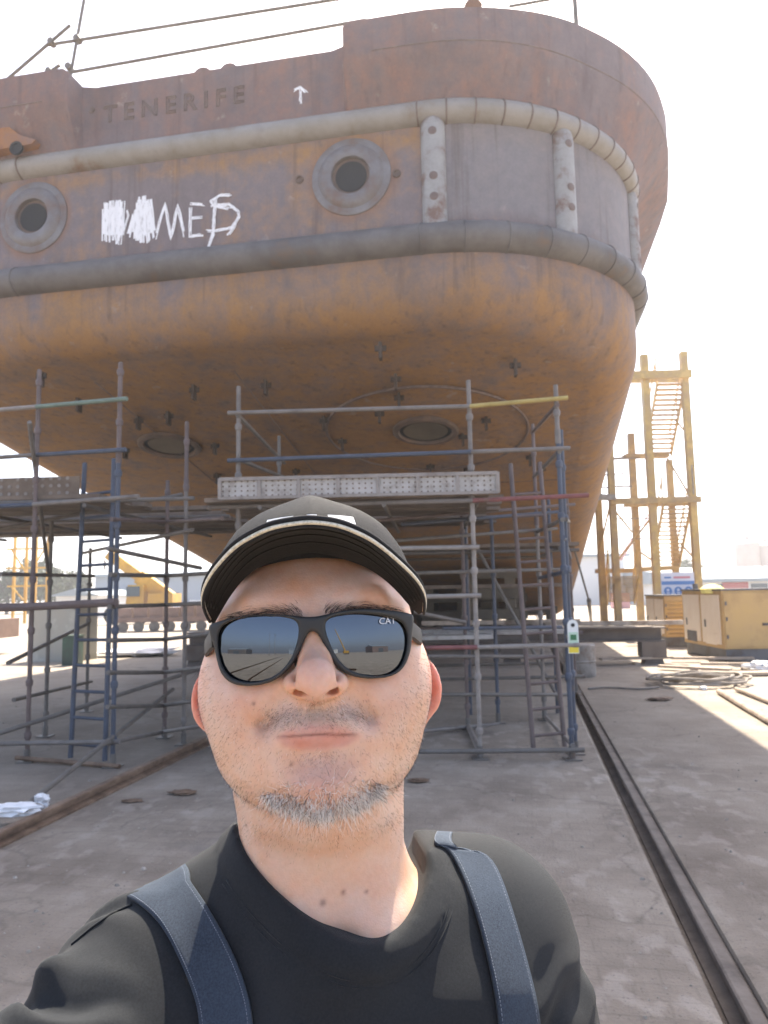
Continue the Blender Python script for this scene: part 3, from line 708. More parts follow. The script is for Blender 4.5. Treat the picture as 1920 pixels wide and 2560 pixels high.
# ------------------------------------------------------------------ slipway cradle beam under the hull
M['cradle'] = paint('dirty brown cradle steel', (.15, .12, .10), (.10, .07, .05), .5, 2)
M['cradle_top'] = paint('sand covered cradle deck', (.50, .42, .34), (.25, .19, .15), .4, 3, .9)
ca, cb = gr(468, 1667), gr(1666, 1660)
u_ = unit(cb - ca); fr = frame(u_); cr_root = empty('cradle_beam', (ca + cb) / 2, 'long dark steel cradle beam lying crosswise under the hull', 'cradle')
mid = (ca + cb) / 2; Lb = np.linalg.norm(cb - ca)
MB().box(mid + [0, .2, .74], (Lb + .1, .5, .03), fr).box(mid + [0, .2, .60], (Lb, .06, .26), fr).box(mid + [0, .2, .47], (Lb + .1, .45, .03), fr).build('girder', M['cradle'], cr_root)
MB().box(mid + [0, .2, .765], (Lb - .4, .46, .015), fr).build('deck_strip', M['cradle_top'], cr_root)
for q in (ca + u_ * .22, cb - u_ * .22, ca + u_ * 3.1, cb - u_ * 3.1, mid):
    MB().box(q + [0, .15, .30], (.48, .5, .32), fr).box(q + [0, .15, .08], (.40, .4, .15), fr, .8).build('foot_block', M['cradle'], cr_root)
for sft in (-.9, .6, 1.2, 2.2, 3.0): 
    c = mid + u_ * (Lb / 2 - 1.2 - sft) + [0, .35, .83 + .05 * (sft > 1)]
    MB().box(c, (1.6, .16, .09), fr).build('timber', M['cradle_top'], cr_root)
ck = empty('keel_block', W(S_C, 24, 0), 'stacked dark keel blocks under the middle of the hull', 'block')
for k in range(2): MB().box(W(S_C, 24, .1 + .17 * k), (1.3 - .1 * k, 1.2, .165), frame(W(1, 0, 0))).build('timber', M['plate'], ck)
for av, sv in ((20.5, -6.5), (20.5, -.9), (27, -3.6)):
    q = W(sv, av, 0); h = zb(av) if av < 25 else .42; rt = empty('hull_prop', q, {(-6.5): 'dark timber crib propping the port side of the hull', (-.9): 'dark timber crib propping the starboard side of the hull', (-3.6): 'dark timber crib under the keel far back'}[sv], 'crib')
    nz = max(2, int(h / .26))
    for k in range(nz):
        hh = h / nz
        for d in (-.55, .55):
            off = W(d, 0, 0) if k % 2 == 0 else W(0, d, 0)
            MB().box(q + off + [0, 0, hh * (k + .5)], (.26, 1.5, hh * .97) if k % 2 == 0 else (1.5, .26, hh * .97), frame(W(1, 0, 0))).build('timber', M['plate'], rt)

for av, sv in ((22.6, -5.4), (22.8, -2.3), (22.8, -.6), (25.2, -1.5), (25.4, -4.6), (26.5, .4)):  # extra cribs added to close off the bright gap below the hull
    q = W(sv, av, 0); h = zb(av) + .02; rt = empty('hull_prop', q, 'low dark timber crib added to block the bright gap under the hull', 'crib', 'timber cribs added to darken the gap under the hull'); nz = max(2, int(h / .24))
    for k in range(nz):
        for d in (-.5, .5):
            MB().box(q + (W(d, 0, 0) if k % 2 == 0 else W(0, d, 0)) + [0, 0, h / nz * (k + .5)], (.3, 1.4, h / nz * .97) if k % 2 == 0 else (1.4, .3, h / nz * .97), frame(W(1, 0, 0))).build('timber', M['plate'], rt)
# inner scaffold, deeper in the shade
ir = empty('scaffold', (.6, 10.5, 0), 'dark inner scaffold in the shade under the hull behind the ladder', 'scaffold')
xs, ys = (-1.7, -.2, 1.05, 2.15), (9.6, 11.4)
for y in ys:
    for x in xs: MB().tube([(x + .12 * (y - 9.6), y, 0), (x + .12 * (y - 9.6), y, 2.75 + .2 * ((x * 7) % 1))], TR, 8).build('standard', M[random.choice(['t_dark', 't_purple', 't_grey', 't_blue'])], ir)
    for z in (.45, 1.0, 2.05): MB().tube([(-2.0, y - .05, z), (2.5, y - .05 - .02, z + .01)], TR, 8).build('ledger', M[random.choice(['t_dark', 't_purple', 't_dark'])], ir)
for x in xs:
    for z in (1.02, 2.08): MB().tube([(x + .05, 9.3, z), (x + .3, 11.7, z)], TR, 8).build('transom', M['t_dark'], ir)
planks(ir, [(-2.1, 2.5, 9.55 + .26 * k, .235, -.02) for k in range(7)], 2.14, M['board']); planks(ir, [(-1.9, 2.3, 9.7 + .27 * k, .235, -.02) for k in range(4)], 1.62, M['board'])
for a_, b_ in (((-1.6, 9.55, .1), (-.2, 9.55, 2.3)), ((2.2, 9.55, .1), (1.1, 9.55, 2.3))): MB().tube([a_, b_], TR, 8).build('brace', M['t_dark'], ir)
# ------------------------------------------------------------------ yellow stair tower
M['yel'] = paint('faded yellow steel', (.58, .39, .13), (.42, .28, .12), .2, 2)
M['yel2'] = paint('ochre steel', (.48, .32, .13), (.34, .23, .12), .25, 2)
M['gal'] = paint('grey steel walkway', (.30, .27, .24), (.2, .14, .1), .4)
YT = 27.0
st = empty('stair_tower', gr(1640, 1576), 'tall yellow steel stair tower right of the hull', 'stair tower')
def colm(x0, y0, x1, y1, Y, w, m):
    A, B = at(x0, y0, Y), at(x1, y1, Y); B = np.array([(A[0] + B[0]) / 2, Y, B[2]]); A = np.array([B[0], Y, A[2]])
    B[2] = min(B[2], A[2]); z0 = 0.0
    MB().box(((A[0]), Y, (A[2] + z0) / 2), (w, w, A[2] - z0)).build('column', m, st)
colm(1611, 888, 1641, 1480, YT, .25, M['yel']); colm(1709, 881, 1743, 1465, YT, .24, M['yel'])
colm(1578, 1084, 1594, 1430, YT + 2.6, .24, M['yel2']); colm(1522, 1023, 1541, 1520, YT, .23, M['yel2']); colm(1493, 1150, 1507, 1534, YT + .5, .22, M['yel2'])
colm(1676, 1150, 1684, 1407, YT + 2.6, .22, M['yel2'])
def beam(x0, y0, x1, y1, Y, h, w, m, nm='beam'):
    A, B = at(x0, y0, Y), at(x1, y1, Y); MB().box((A + B) / 2, (np.linalg.norm(B - A), w, h), frame(B - A)).build(nm, m, st)
beam(1500, 941, 1728, 934, YT - .2, .30, .12, M['yel']); beam(1500, 951, 1715, 948, YT + 2.4, .25, .12, M['yel'])
beam(1526, 1254, 1752, 1248, YT - .2, .22, .12, M['yel2']); beam(1460, 1241, 1536, 1244, YT - .2, .2, .3, M['gal']); beam(1560, 1262, 1735, 1258, YT + 2.4, .2, .12, M['yel2'])
beam(1560, 1141, 1668, 1140, YT + 2.5, .14, .5, M['yel2']); beam(1530, 1147, 1600, 1143, YT + 2.4, .1, .1, M['gal']); beam(1590, 1424, 1692, 1419, YT + 2.5, .16, .5, M['yel2']); beam(1490, 1428, 1590, 1426, YT + 1.5, .16, .3, M['yel2'])
beam(1520, 1216, 1580, 1216, YT + 1, .06, .06, M['gal']); beam(1460, 1218, 1520, 1219, YT, .05, .05, M['gal']); beam(1460, 1190, 1520, 1187, YT, .05, .05, M['gal']); beam(1520, 1187, 1560, 1184, YT, .05, .05, M['gal'])
beam(1540, 1297, 1635, 1295, YT + 1, .04, .04, M['gal']); beam(1540, 1348, 1635, 1346, YT + 1, .04, .04, M['gal'])
def flight(b, tpx, yb_, yt_):
    """stair seen end on, climbing towards the viewer"""
    (bx, by), (tx, ty) = b, tpx; A = at(bx, by, yb_); B = at(tx, ty, yt_); w = .98
    n = 15; g = MB()
    for k in range(n):
        q = A + (B - A) * (k + .5) / n; g.box(q, (w, .26, .045))
    g.build('stair_tread', M['yel2'], st)
    for sx in (-w / 2 - .03, w / 2 + .03):
        o = np.array([sx, 0, 0]); MB().box((A + B) / 2 + o, (np.linalg.norm(B - A), .05, .20), frame(B - A)).build('stringer', M['yel'], st)
        MB().tube([A + o + [0, 0, .95], B + o + [0, 0, .95]], .03, 6).build('handrail', M['yel'], st)
        for q in (.05, .5, .95):
            c = A + (B - A) * q + o; MB().tube([c, c + [0, 0, .95]], .025, 6).build('baluster', M['yel'], st)
flight((1552, 1505), (1560, 1440), YT + 1.5, YT - .5); flight((1645, 1138), (1678, 955), YT + 2.4, YT + .1); flight((1664, 1415), (1694, 1256), YT + 2.4, YT + .1)
for (x0, y0, x1, y1) in ((1668, 1145, 1722, 1235), (1688, 1050, 1716, 1082), (1536, 1275, 1580, 1330), (1702, 1360, 1735, 1395), (1600, 1380, 1632, 1402), (1528, 1250, 1500, 1370), (1545, 1400, 1632, 1290)):
    A, B = at(x0, y0, YT + .3), at(x1, y1, YT + .3); MB().tube([A, B], .035, 6).build('brace', M['yel2'], st)
A = at(1734, 1235, YT - .3); MB().tube([A, A + [0, 0, 1.05], A + [.45, 0, 1.0], A + [.55, 0, 0]], .025, 6).build('handrail', M['gal'], st)
# sign board hung on the tower
sg = empty('safety_sign', at(1694, 1488, 21), 'blue and white safety sign with three round symbols near the generators', 'sign')
M['sw'] = mat('sign white', [(.66, .7, .8)], rough=.5, bump=0); M['sb'] = mat('sign blue', [(.10, .25, .55)], rough=.5, bump=0); M['sr'] = mat('sign red', [(.6, .25, .3)], rough=.5, bump=0)
A, B = at(1651, 1432, 21), at(1738, 1492, 21); cx = (A + B) / 2; wS, hS = B[0] - A[0], A[2] - B[2]
MB().box(cx, (wS, .03, hS)).build('sign_board', M['sw'], sg)
MB().box(cx + [0, -.018, hS * .08], (wS * .98, .006, .10)).build('sign_band', M['sb'], sg)
MB().box(cx + [.12, -.018, hS * .30], (wS * .5, .006, .06)).build('sign_text', M['sr'], sg); MB().box(cx + [-.28, -.018, hS * .30], (wS * .2, .006, .05)).build('sign_text', M['sb'], sg)
for k in (-1, 0, 1):
    d = MB(); d.lathe(cx + [k * wS * .31, -.016, -hS * .24], (0, -1, 0), [(0, .115), (.004, .115), (.004, .085), (.004, .001)], 24); o = d.build('sign_symbol', M['sb'], sg)
    MB().lathe(cx + [k * wS * .31, -.022, -hS * .21], (0, -1, 0), [(0, .04), (.003, .04)], 12).box(cx + [k * wS * .31, -.023, -hS * .33], (.09, .004, .05)).build('symbol_face', M['sw'], o)
for x in (-wS * .4, wS * .4): MB().tube([cx + [x, .04, hS / 2], [cx[0] + x, 21.04, 0]], .03, 8).build('sign_leg', M['gal'], sg)

# ------------------------------------------------------------------ generators
M['gy'] = mat('yellow generator enclosure', [(.42, .27, .11), (.52, .34, .14), (.55, .36, .13)], 1.2, .5, 0, .05)
M['gc'] = mat('cream generator doors', [(.80, .69, .57), (.86, .77, .66)], 2, .5, 0, .05)  # cream paint, lightened to stand in for sunlight on the end faces
M['gd'] = paint('dark generator skid', (.13, .13, .14), (.09, .07, .06), .3, 2)
def generator(label, corner, length, width, h, yaw, louvre=False):
    rt = empty('generator', corner, label, 'generator'); C0 = np.array(corner, float)
    ux = np.array([math.cos(yaw), math.sin(yaw), 0]); uy = np.array([-math.sin(yaw), math.cos(yaw), 0]); fr = np.array([ux, uy, [0, 0, 1.0]])
    def q(x, y, z): return C0 + ux * x + uy * y + np.array([0, 0, z])
    MB().box(q(length / 2, width / 2, .13), (length - .06, width - .06, .26), fr).build('skid', M['gd'], rt)
    MB().box(q(length / 2, width / 2, .26 + (h - .26) / 2), (length, width, h - .26), fr).build('enclosure', M['gy'], rt)
    MB().box(q(length / 2, width / 2, h + .02), (length + .05, width + .05, .04), fr).build('roof', M['gd'], rt)
    for k in range(2):
        y = width * (.27 + .48 * k); o = MB().box(q(-.012, y, .26 + (h - .26) * .5), (.022, width * .42, (h - .26) * .86), fr).build('end_door', M['gc'], rt)
        MB().box(q(-.03, y + width * .12, h * .52), (.02, .05, .16), fr).build('door_handle', M['gd'], o)
        MB().box(q(-.028, y, h * .30), (.01, width * .25, h * .16), fr).build('vent', M['gd'] if k else M['gc'], o)
    n = 3
    for k in range(n):
        x = length * (k + .5) / n; o = MB().box(q(x, -.012, .26 + (h - .26) * .5), (length / n * .95, .022, (h - .26) * .92), fr).build('side_door', M['gy'], rt)
        MB().box(q(x + length / n * .3, -.035, h * .52), (.14, .03, .05), fr).build('door_handle', M['gd'], o)
        for zz in (.35, .6, .82): MB().box(q(x - length / n * .44, -.03, h * zz), (.03, .03, .08), fr).build('hinge', M['gd'], o)
        if louvre:
            for j in range(9): MB().box(q(x, -.03, .36 + j * (h - .4) / 9), (length / n * .75, .03, .045), frame(ux, (0, -.5, 1))).build('louvre', M['yel2'], o)
    MB().lathe(q(length * .7, width * .5, h + .02), (0, 0, 1), [(0, .07), (.3, .07)], 12).build('exhaust', M['gd'], rt)
    return rt
generator('nearest yellow generator with cream end doors at the right edge', gr(1815, 1655), 3.2, 2.4, 1.47, R_(-3))
generator('yellow generator with louvred side farther back beside the sign', gr(1667, 1618), 1.6, 2.0, 1.33, R_(-6), True)
bg = MB(); c = at(1780, 1472, 16.3); bg.lathe(c, (0, 0, 1), [(-.1, .22), (0, .25), (.07, .16), (.1, .05)], 12)
tag(bg.build('crumpled_cloth', mat('yellow cloth', [(.8, .75, .25), (.6, .55, .2)], 8), loc=c), 'crumpled yellow cloth on top of the nearest generator', 'cloth')

# ------------------------------------------------------------------ clutter on the right
M['wood'] = paint('sun bleached boards', (.42, .34, .27), (.25, .19, .15), .4, 3, .9)
M['hose'] = mat('dusty hose', [(.20, .17, .14), (.32, .28, .24)], 6, .8)
for i, (x, y, l, w, ang, lab) in enumerate([(1830, 1683, 1.7, .25, -2, 'pale board lying in front of the generator, longest one'), (1735, 1672, 1.3, .18, -42, 'short board lying aslant beside the hose coil'), (1780, 1650, 1.6, .16, -14, 'thin board on the pile beside the dark foot block'),
        (1860, 1668, 1.5, .14, -16, 'thin board with its far end near the white bag'), (1590, 1655, 1.5, .22, 5, 'pale plank at the edge of the hull shadow')]):
    P = gr(x, y, .05); a_ = R_(ang); o = MB().box(P + [0, 0, .02 * i], (l, w, .045), frame((math.cos(a_), math.sin(a_), 0))).box(P + [0, 0, -.03], (.1, w * .8, .05), frame((math.cos(a_), math.sin(a_), 0))).build('loose_board', M['wood'], loc=P); tag(o, lab, 'board', 'loose boards by the generators')
P = gr(1745, 1706, .03); hz = []
for k in range(150):
    t = k / 150 * 2 * math.pi * 5; r_ = .62 + .12 * math.sin(k * .37) + .05 * random.random(); hz.append(P + np.array([r_ * math.cos(t) * 1.05, r_ * math.sin(t) * .8, .02 + .10 * k / 150 + .012 * math.sin(k)]))
tag(MB().tube(hz, .022, 8).build('hose_coil', M['hose'], loc=P), 'dusty hose coil on the sunlit ground right of the shadow', 'hose')
P0, P1 = gr(1797, 1728, .04), gr(1945, 1815, .04); tag(MB().tube([P0, (P0 + P1) / 2 + [0, .03, 0], P1], .04, 10).build('ground_pipe', M['wood'], loc=P0), 'straight pale pipe running to the right edge past the hose', 'pipe')
P0, P1 = gr(1840, 1722, .04), gr(1960, 1768, .04); tag(MB().tube([P0, (P0 + P1) / 2 + [0, .02, 0], P1], .03, 10).build('ground_pipe', M['wood'], loc=P0), 'thinner pale pipe behind the straight one at the right edge', 'pipe')
def blob(name, P, size, m, label, cat, seed=1, group=None):
    rr = np.random.default_rng(seed); V = []; n, mm = 10, 16
    for i in range(n + 1):
        for j in range(mm):
            th = math.pi * i / n; f_ = 2 * math.pi * j / mm; k = 1 + .25 * rr.standard_normal() * math.sin(th)
            V.append((size[0] * k * math.sin(th) * math.cos(f_), size[1] * k * math.sin(th) * math.sin(f_), size[2] * (1 + k * math.cos(th)) * .5))
    g = MB(); g.grid(np.array(V).reshape(n + 1, mm, 3) + np.asarray(P), closed_u=True); return tag(g.build(name, m, loc=P, smooth=25), label, cat, group)
M['bag'] = mat('white plastic bag', [(.75, .75, .75), (.82, .82, .83)], 9, .4)
blob('plastic_bag', gr(1905, 1680), (.28, .22, .2), M['bag'], 'white plastic bag at the right edge behind the pipes', 'bag', 3)
blob('plastic_bag', gr(1758, 1725), (.05, .05, .06), M['bag'], 'small white scrap on the ground in front of the hose coil', 'litter', 4)
blob('crumpled_bottle', gr(105, 2028), (.05, .05, .13), M['bag'], 'crushed clear bottle standing against the left rail', 'bottle', 5)
blob('plastic_sheet', gr(40, 2040, .06), (.18, .07, .09), M['bag'], 'crumpled clear sheet on the left rail at the left edge', 'plastic sheet', 6)
blob('plastic_sheet', gr(350, 1640), (1.0, .5, .22), M['bag'], 'heap of white sheeting on the sunlit ground far left', 'plastic sheet', 7)
blob('plastic_sheet', gr(378, 1640), (.2, .2, .2), M['bag'], 'small white lump just right of the white sheeting heap', 'plastic sheet', 8)
for i, (x, y, s_) in enumerate([(1047, 1955, .05), (455, 1986, .06), (330, 2005, .04), (1650, 1752, .09)]):
    blob('stone', gr(x, y), (s_ * 1.8, s_ * .8, s_ * .6), M['rail'], ['dark clod on the shaded ground just right of the chin', 'brown stone on the ground left of the jaw', 'small stone on the ground nearer the left rail', 'dark clod in the shadow near its right edge'][i], 'stone', 20 + i)
P = gr(1560, 1722, .015); c = [P + np.array([-.55 + .1 * k, .12 * math.sin(k * .6), .01]) for k in range(12)]; tag(MB().tube(c, .016, 8).build('cable', M['t_dark'], loc=P), 'short dark cable lying in the shadow right of the tag', 'cable')
P = gr(1450, 1690); dr = empty('drum', P, 'dusty grey drum behind the scaffold corner', 'drum'); MB().lathe(P, (0, 0, 1), [(0, .28), (.02, .29), (.25, .28), (.27, .295), (.29, .28), (.55, .29), (.57, .27)], 24).build('drum_shell', M['gal'], dr)

# ------------------------------------------------------------------ far yard, left
M['hang'] = mat('pale blue grey cladding', [(.30, .36, .42), (.36, .41, .46)], .3, .6, 0, 0); M['roof'] = mat('pale metal roof', [(.27, .32, .35), (.22, .27, .30)], .4, .5, 0, 0)
M['whit'] = mat('white tent cloth', [(.75, .75, .73)], rough=.7, bump=0); M['glass'] = mat('dark window band', [(.06, .09, .11)], rough=.2, bump=0)
def hangar(label, x0, x1, ybase, ytop, yridge, Y, depth, gable=True, wall='hang', cat='hangar', band=None):
    A, B = at(x0, ytop, Y), at(x1, ytop, Y); h = (A[2] + B[2]) / 2; X0, X1 = A[0], B[0]; rt = empty('hangar', ((X0 + X1) / 2, Y, 0), label, cat)
    MB().box(((X0 + X1) / 2, Y + depth / 2, h / 2), (X1 - X0, depth, h)).build('wall', M[wall], rt)
    zr = at((x0 + x1) / 2, yridge, Y)[2]; e = .5
    if gable: P = [(X0 - e, Y - e, h), (X1 + e, Y - e, h), ((X0 + X1) / 2, Y - e, zr)]; MB().prism(P, (0, depth + 2 * e, 0)).build('roof', M['roof'], rt)
    else: P = [(X0 - e, Y - e, h), (X0 - e, Y - e, h + .25), (X0 - e, Y + depth / 2, zr + .25), (X0 - e, Y + depth + e, h + .25), (X0 - e, Y + depth + e, h)]; MB().prism(P, (X1 - X0 + 2 * e, 0, 0)).build('roof', M['roof'], rt)
    for k, (a, b, z0, z1, m) in enumerate(band or []):
        MB().box((X0 + (X1 - X0) * (a + b) / 2, Y - .05, h * (z0 + z1) / 2), ((X1 - X0) * (b - a), .12, h * (z1 - z0))).build('window_band', M[m], rt)
    return rt
hangar('pale blue hangar with a dark window band left of the hull', 238, 620, 1510, 1440, 1405, 72, 40, False, band=[(.05, .55, .35, .55, 'glass'), (.62, .72, .05, .35, 'whit'), (.02, .06, .1, .3, 'whit')])
hangar('wide white hangar glimpsed between the hull and the stair tower', 1405, 1560, 1500, 1392, 1380, 75, 40, False, 'whit', band=[(.6, .66, .12, .32, 'hang')])
M['redm'] = mat('red panel', [(.42, .10, .10)], rough=.5, bump=0)
hangar('long low building with a grey blue roof at the right edge', 1748, 2150, 1500, 1452, 1410, 58, 30, False, 'whit', 'building', band=[(.0, .06, .3, .85, 'whit'), (.08, .14, .5, .9, 'glass'), (.14, .30, .45, .98, 'redm'), (.32, .42, .1, .9, 'glass'), (.5, .8, .3, .9, 'redm')])
hangar('white tent with a long pale roof beyond the ladder', 140, 242, 1505, 1490, 1472, 60, 12, True, 'whit', 'tent')
M['tank'] = mat('cream storage tank', [(.62, .55, .48), (.55, .48, .42)], .5, .5, 0, 0)
for k, (x, lab) in enumerate(((1870, 'cream storage tank beyond the right building, left one of the pair'), (1915, 'cream storage tank beyond the right building, right one of the pair'))):
    P = at(x, 1400, 95); z1 = at(x, 1352 + 6 * k, 95)[2]; rt = empty('storage_tank', (P[0], 95, 0), lab, 'tank'); MB().lathe((P[0], 95, 0), (0, 0, 1), [(0, 1.5), (z1 - .3, 1.5), (z1, .9), (z1 + .2, .3)], 24).build('tank_shell', M['tank'], rt); MB().lathe((P[0], 95, z1 + .1), (0, 0, 1), [(0, .3), (.6, .3)], 10).build('hatch', M['tank'], rt)
# mobile crane
M['cy'] = paint('crane yellow paint', (.70, .40, .05), (.5, .28, .05), .15, .8)
YC = 46
cr0 = empty('mobile_crane', (at(390, 1510, YC)[0], YC, 0), 'yellow mobile crane with its boom lowered beyond the left scaffold', 'crane')
b0, b1, b2 = at(432, 1502, YC), at(350, 1442, YC), at(272, 1385, YC)
MB().box((b0 + b1) / 2, (np.linalg.norm(b1 - b0), .8, .85), frame(b1 - b0)).build('boom', M['cy'], cr0); MB().box((b1 + b2) / 2, (np.linalg.norm(b2 - b1), .6, .6), frame(b2 - b1)).build('boom', M['cy'], cr0)
c = at(400, 1512, YC); MB().box((c[0] + .3, YC, 1.5), (1.5, 2.0, .6)).build('crane_body', M['cy'], cr0)
c = at(350, 1500, YC); MB().box((c[0], YC - .2, 1.7), (1.1, 1.6, 1.3), taper=.85).build('cab', M['cy'], cr0); MB().box((c[0] - .1, YC - 1.02, 1.95), (.8, .06, .6)).build('cab_window', M['glass'], cr0)
MB().tube([b1 + [.2, 0, -.4], [c[0] + 1.6, YC, 2.0]], .14, 8).build('lift_ram', M['gal'], cr0); MB().tube([at(262, 1400, YC), at(262, 1425, YC)], .06, 6).build('hook_line', M['t_dark'], cr0)
for k in range(4): MB().lathe((c[0] - 1.2 + k * 1.6, YC - 1.3, .55), (0, 1, 0), [(0, .55), (.4, .55)], 20).build('wheel', M['black'], cr0)
# loaded rail trolley
YW = 35.0; M['wag'] = paint('rusty brown trolley load', (.24, .16, .13), (.16, .10, .08), .5, 1)
A, B = at(300, 1560, YW), at(640, 1556, YW); tw = empty('rail_trolley', ((A[0] + B[0]) / 2, YW, 0), 'long rusty trolley loaded with brown blocks beyond the left scaffold', 'trolley')
MB().box(((A[0] + B[0]) / 2, YW, .55), (B[0] - A[0], 1.6, .22)).build('chassis', M['wag'], tw)
for k in range(9):
    MB().box((A[0] + .45 + k * .72, YW, .66 + .27 * (1 if k % 3 else .8)), (.62, 1.3, .54 if k % 3 else .42)).build('load_block', M['wag'], tw); MB().lathe((A[0] + .4 + k * .72, YW - .8, .24), (0, 1, 0), [(0, .24), (.12, .24)], 16).build('wheel', M['t_dark'], tw)
A, B = at(-60, 1590, 22), at(24, 1535, 22); t2 = empty('rail_trolley', ((A[0] + B[0]) / 2, 22, 0), 'end of a brown trolley cut by the left edge', 'trolley')
MB().box(((A[0] + B[0]) / 2, 22, .75), (B[0] - A[0], 1.2, .55)).build('chassis', M['wag'], t2); MB().lathe((B[0] - .3, 21.3, .25), (0, 1, 0), [(0, .25), (.12, .25)], 16).build('wheel', M['t_dark'], t2)
# cabinet and bin
M['cab'] = paint('pale cream cabinet', (.40, .40, .36), (.33, .32, .28), .2, 1); M['bin'] = paint('green bin', (.06, .12, .09), (.05, .07, .06), .2, 1)
P = gr(138, 1657); zt = at(138, 1515, P[1])[2]; cbn = empty('site_cabinet', P, 'tall pale cream steel cabinet behind the left scaffold', 'cabinet')
fr = frame((math.cos(R_(-38)), math.sin(R_(-38)), 0)); 
MB().box(P + np.array([-.15, .75, zt / 2]), (1.35, .95, zt), frame((.96, -.28, 0))).build('cabinet_body', M['cab'], cbn); MB().box(P + np.array([-.15, .75, zt + .02]), (1.45, 1.05, .04), frame((.96, -.28, 0))).build('lid', M['cab'], cbn)
MB().box(P + np.array([-.33, .32, zt * .5]), (.5, .02, zt * .85), frame((.96, -.28, 0))).build('door', M['cab'], cbn); MB().box(P + np.array([.30, .13, zt * .5]), (.52, .02, zt * .85), frame((.96, -.28, 0))).build('door', M['cab'], cbn)
P = gr(172, 1664); zt = at(172, 1592, P[1])[2]; bn = empty('waste_bin', P, 'dark green bin in front of the cream cabinet', 'bin'); MB().box(P + np.array([0, .2, zt / 2]), (.36, .34, zt)).build('bin_body', M['bin'], bn); MB().box(P + np.array([0, .2, zt + .015]), (.4, .38, .03)).build('bin_lid', M['bin'], bn)
P = gr(218, 1625); rb = empty('notice_board', P, 'narrow brown notice board with a red panel behind the ladder', 'board'); MB().box(P + np.array([0, 0, .65]), (.28, .05, 1.0)).build('panel', M['cradle'], rb); MB().box(P + np.array([0, -.04, .65]), (.12, .03, .3)).build('notice', M['redm'], rb); MB().tube([P, P + np.array([0, .05, .7])], .03, 6).build('leg', M['t_dark'], rb)
# far yellow lattice tower
YL = 50; lt = empty('lattice_tower', (at(70, 1500, YL)[0], YL, 0), 'slim yellow scaffold tower among the trees far left', 'tower')
for x in (28, 58, 82, 112):
    A = at(x, 1335, YL); MB().box((A[0], YL + (x % 3) * .6, A[2] / 2), (.16, .16, A[2])).build('column', M['cy'], lt)
for y in (1372, 1420, 1465): A, B = at(18, y, YL), at(125, y, YL); MB().box((A + B) / 2, (B[0] - A[0], .12, .12)).build('beam', M['cy'], lt)
for q in ((28, 1372, 58, 1420), (58, 1420, 82, 1465), (112, 1372, 82, 1420), (28, 1465, 58, 1500)):
    MB().tube([at(q[0], q[1], YL), at(q[2], q[3], YL)], .06, 6).build('brace', M['cy'], lt)
M['rc'] = mat('faded red crane paint', [(.55, .25, .25)], rough=.6, bump=0)
lc = empty('lattice_crane', (at(1560, 1480, 60)[0], 60, 0), 'thin red lattice crane boom seen through the stair tower', 'crane')
A, B = at(1545, 1405, 60), at(1640, 1265, 60); d = np.array([.25, 0, .15])
for o in (d, -d): MB().tube([A + o, B + o], .05, 6).build('boom_chord', M['rc'], lc)
z = [A + (B - A) * k / 16 + (d if k % 2 else -d) for k in range(17)]; MB().tube(z, .03, 5).build('boom_lacing', M['rc'], lc); MB().box((A[0], 60, .6), (1.2, 1.2, 1.2)).build('crane_body', M['rc'], lc); MB().tube([[A[0], 60, 3.0], A], .12, 6).build('boom_foot', M['rc'], lc)
A = at(1777, 1290, 90); mr = empty('mast', (A[0] + .6, 90, 0), 'thin grey mast in the distance right of the stair tower', 'mast'); MB().tube([(A[0] + 1.3, 90, 0), A], .06, 6).build('pole', M['gal'], mr); MB().tube([(A[0] + 1.3, 90, 4), (A[0] + .3, 90, A[2] * .8)], .03, 5).build('stay', M['gal'], mr)
# steel stays hanging beside the hull
for x0, y0, x1, y1, lab in ((1432, 1360, 1472, 1500, 'dark stay wire right of the scaffold corner'),):
    P = at(x1, y1, 20); w_ = empty('stay_wire', P, lab, 'wire'); MB().tube([at(x0, y0, 18), P], .025, 6).build('wire_rope', M['t_dark'], w_); MB().tube([P, gr(1478, 1556) ], .06, 8).build('turnbuckle', M['t_dark'], w_)
# trees
def leaf_mat(name, c): return mat(name, [tuple(x * .6 for x in c), c, tuple(min(1, x * 1.5) for x in c)], .9, .8, 0, 0)
M['leaf'] = leaf_mat('dusty green foliage', (.085, .11, .055)); M['bark'] = mat('bark', [(.08, .06, .045)], bump=0)
def tree(X, Y, h, w, label, seed):
    rr = np.random.default_rng(seed); rt = empty('tree', (X, Y, 0), label, 'tree')
    t = MB(); t.tube([(X, Y, 0), (X + .1, Y, h * .35), (X, Y, h * .75)], [.22, .15, .05], 8)
    for k in range(6):
        a_ = rr.uniform(0, 6.28); t.tube([(X, Y, h * .35), (X + w * .3 * math.cos(a_), Y + w * .3 * math.sin(a_), h * rr.uniform(.6, .85))], [.09, .03], 6)
    t.build('trunk', M['bark'], rt)
    nC = 26; cc = []
    while len(cc) < nC:
        p = rr.uniform(-1, 1, 3)
        if p @ p < 1: cc.append((X + p[0] * w * .45, Y + p[1] * w * .45, h * .62 + p[2] * h * .34))
    n = 2600; c = np.array(cc)[rr.integers(0, nC, n)]; d = rr.standard_normal((n, 3)); d /= np.linalg.norm(d, axis=1)[:, None]
    p = c + d * (rr.uniform(0, 1, (n, 1)) ** .4) * w * .17; u = rr.standard_normal((n, 3)); u /= np.linalg.norm(u, axis=1)[:, None]; v = np.cross(u, rr.standard_normal((n, 3))); v /= np.linalg.norm(v, axis=1)[:, None]
    s_ = rr.uniform(.12, .26, (n, 1)) * w / 5
    V = np.stack([p - u * s_, p + v * s_ * .6, p + u * s_, p - v * s_ * .6], 1).reshape(-1, 3); F = np.arange(4 * n).reshape(n, 4)
    g = MB(); g.add(V, F.tolist()); g.build('crown', M['leaf'], rt, smooth=0)
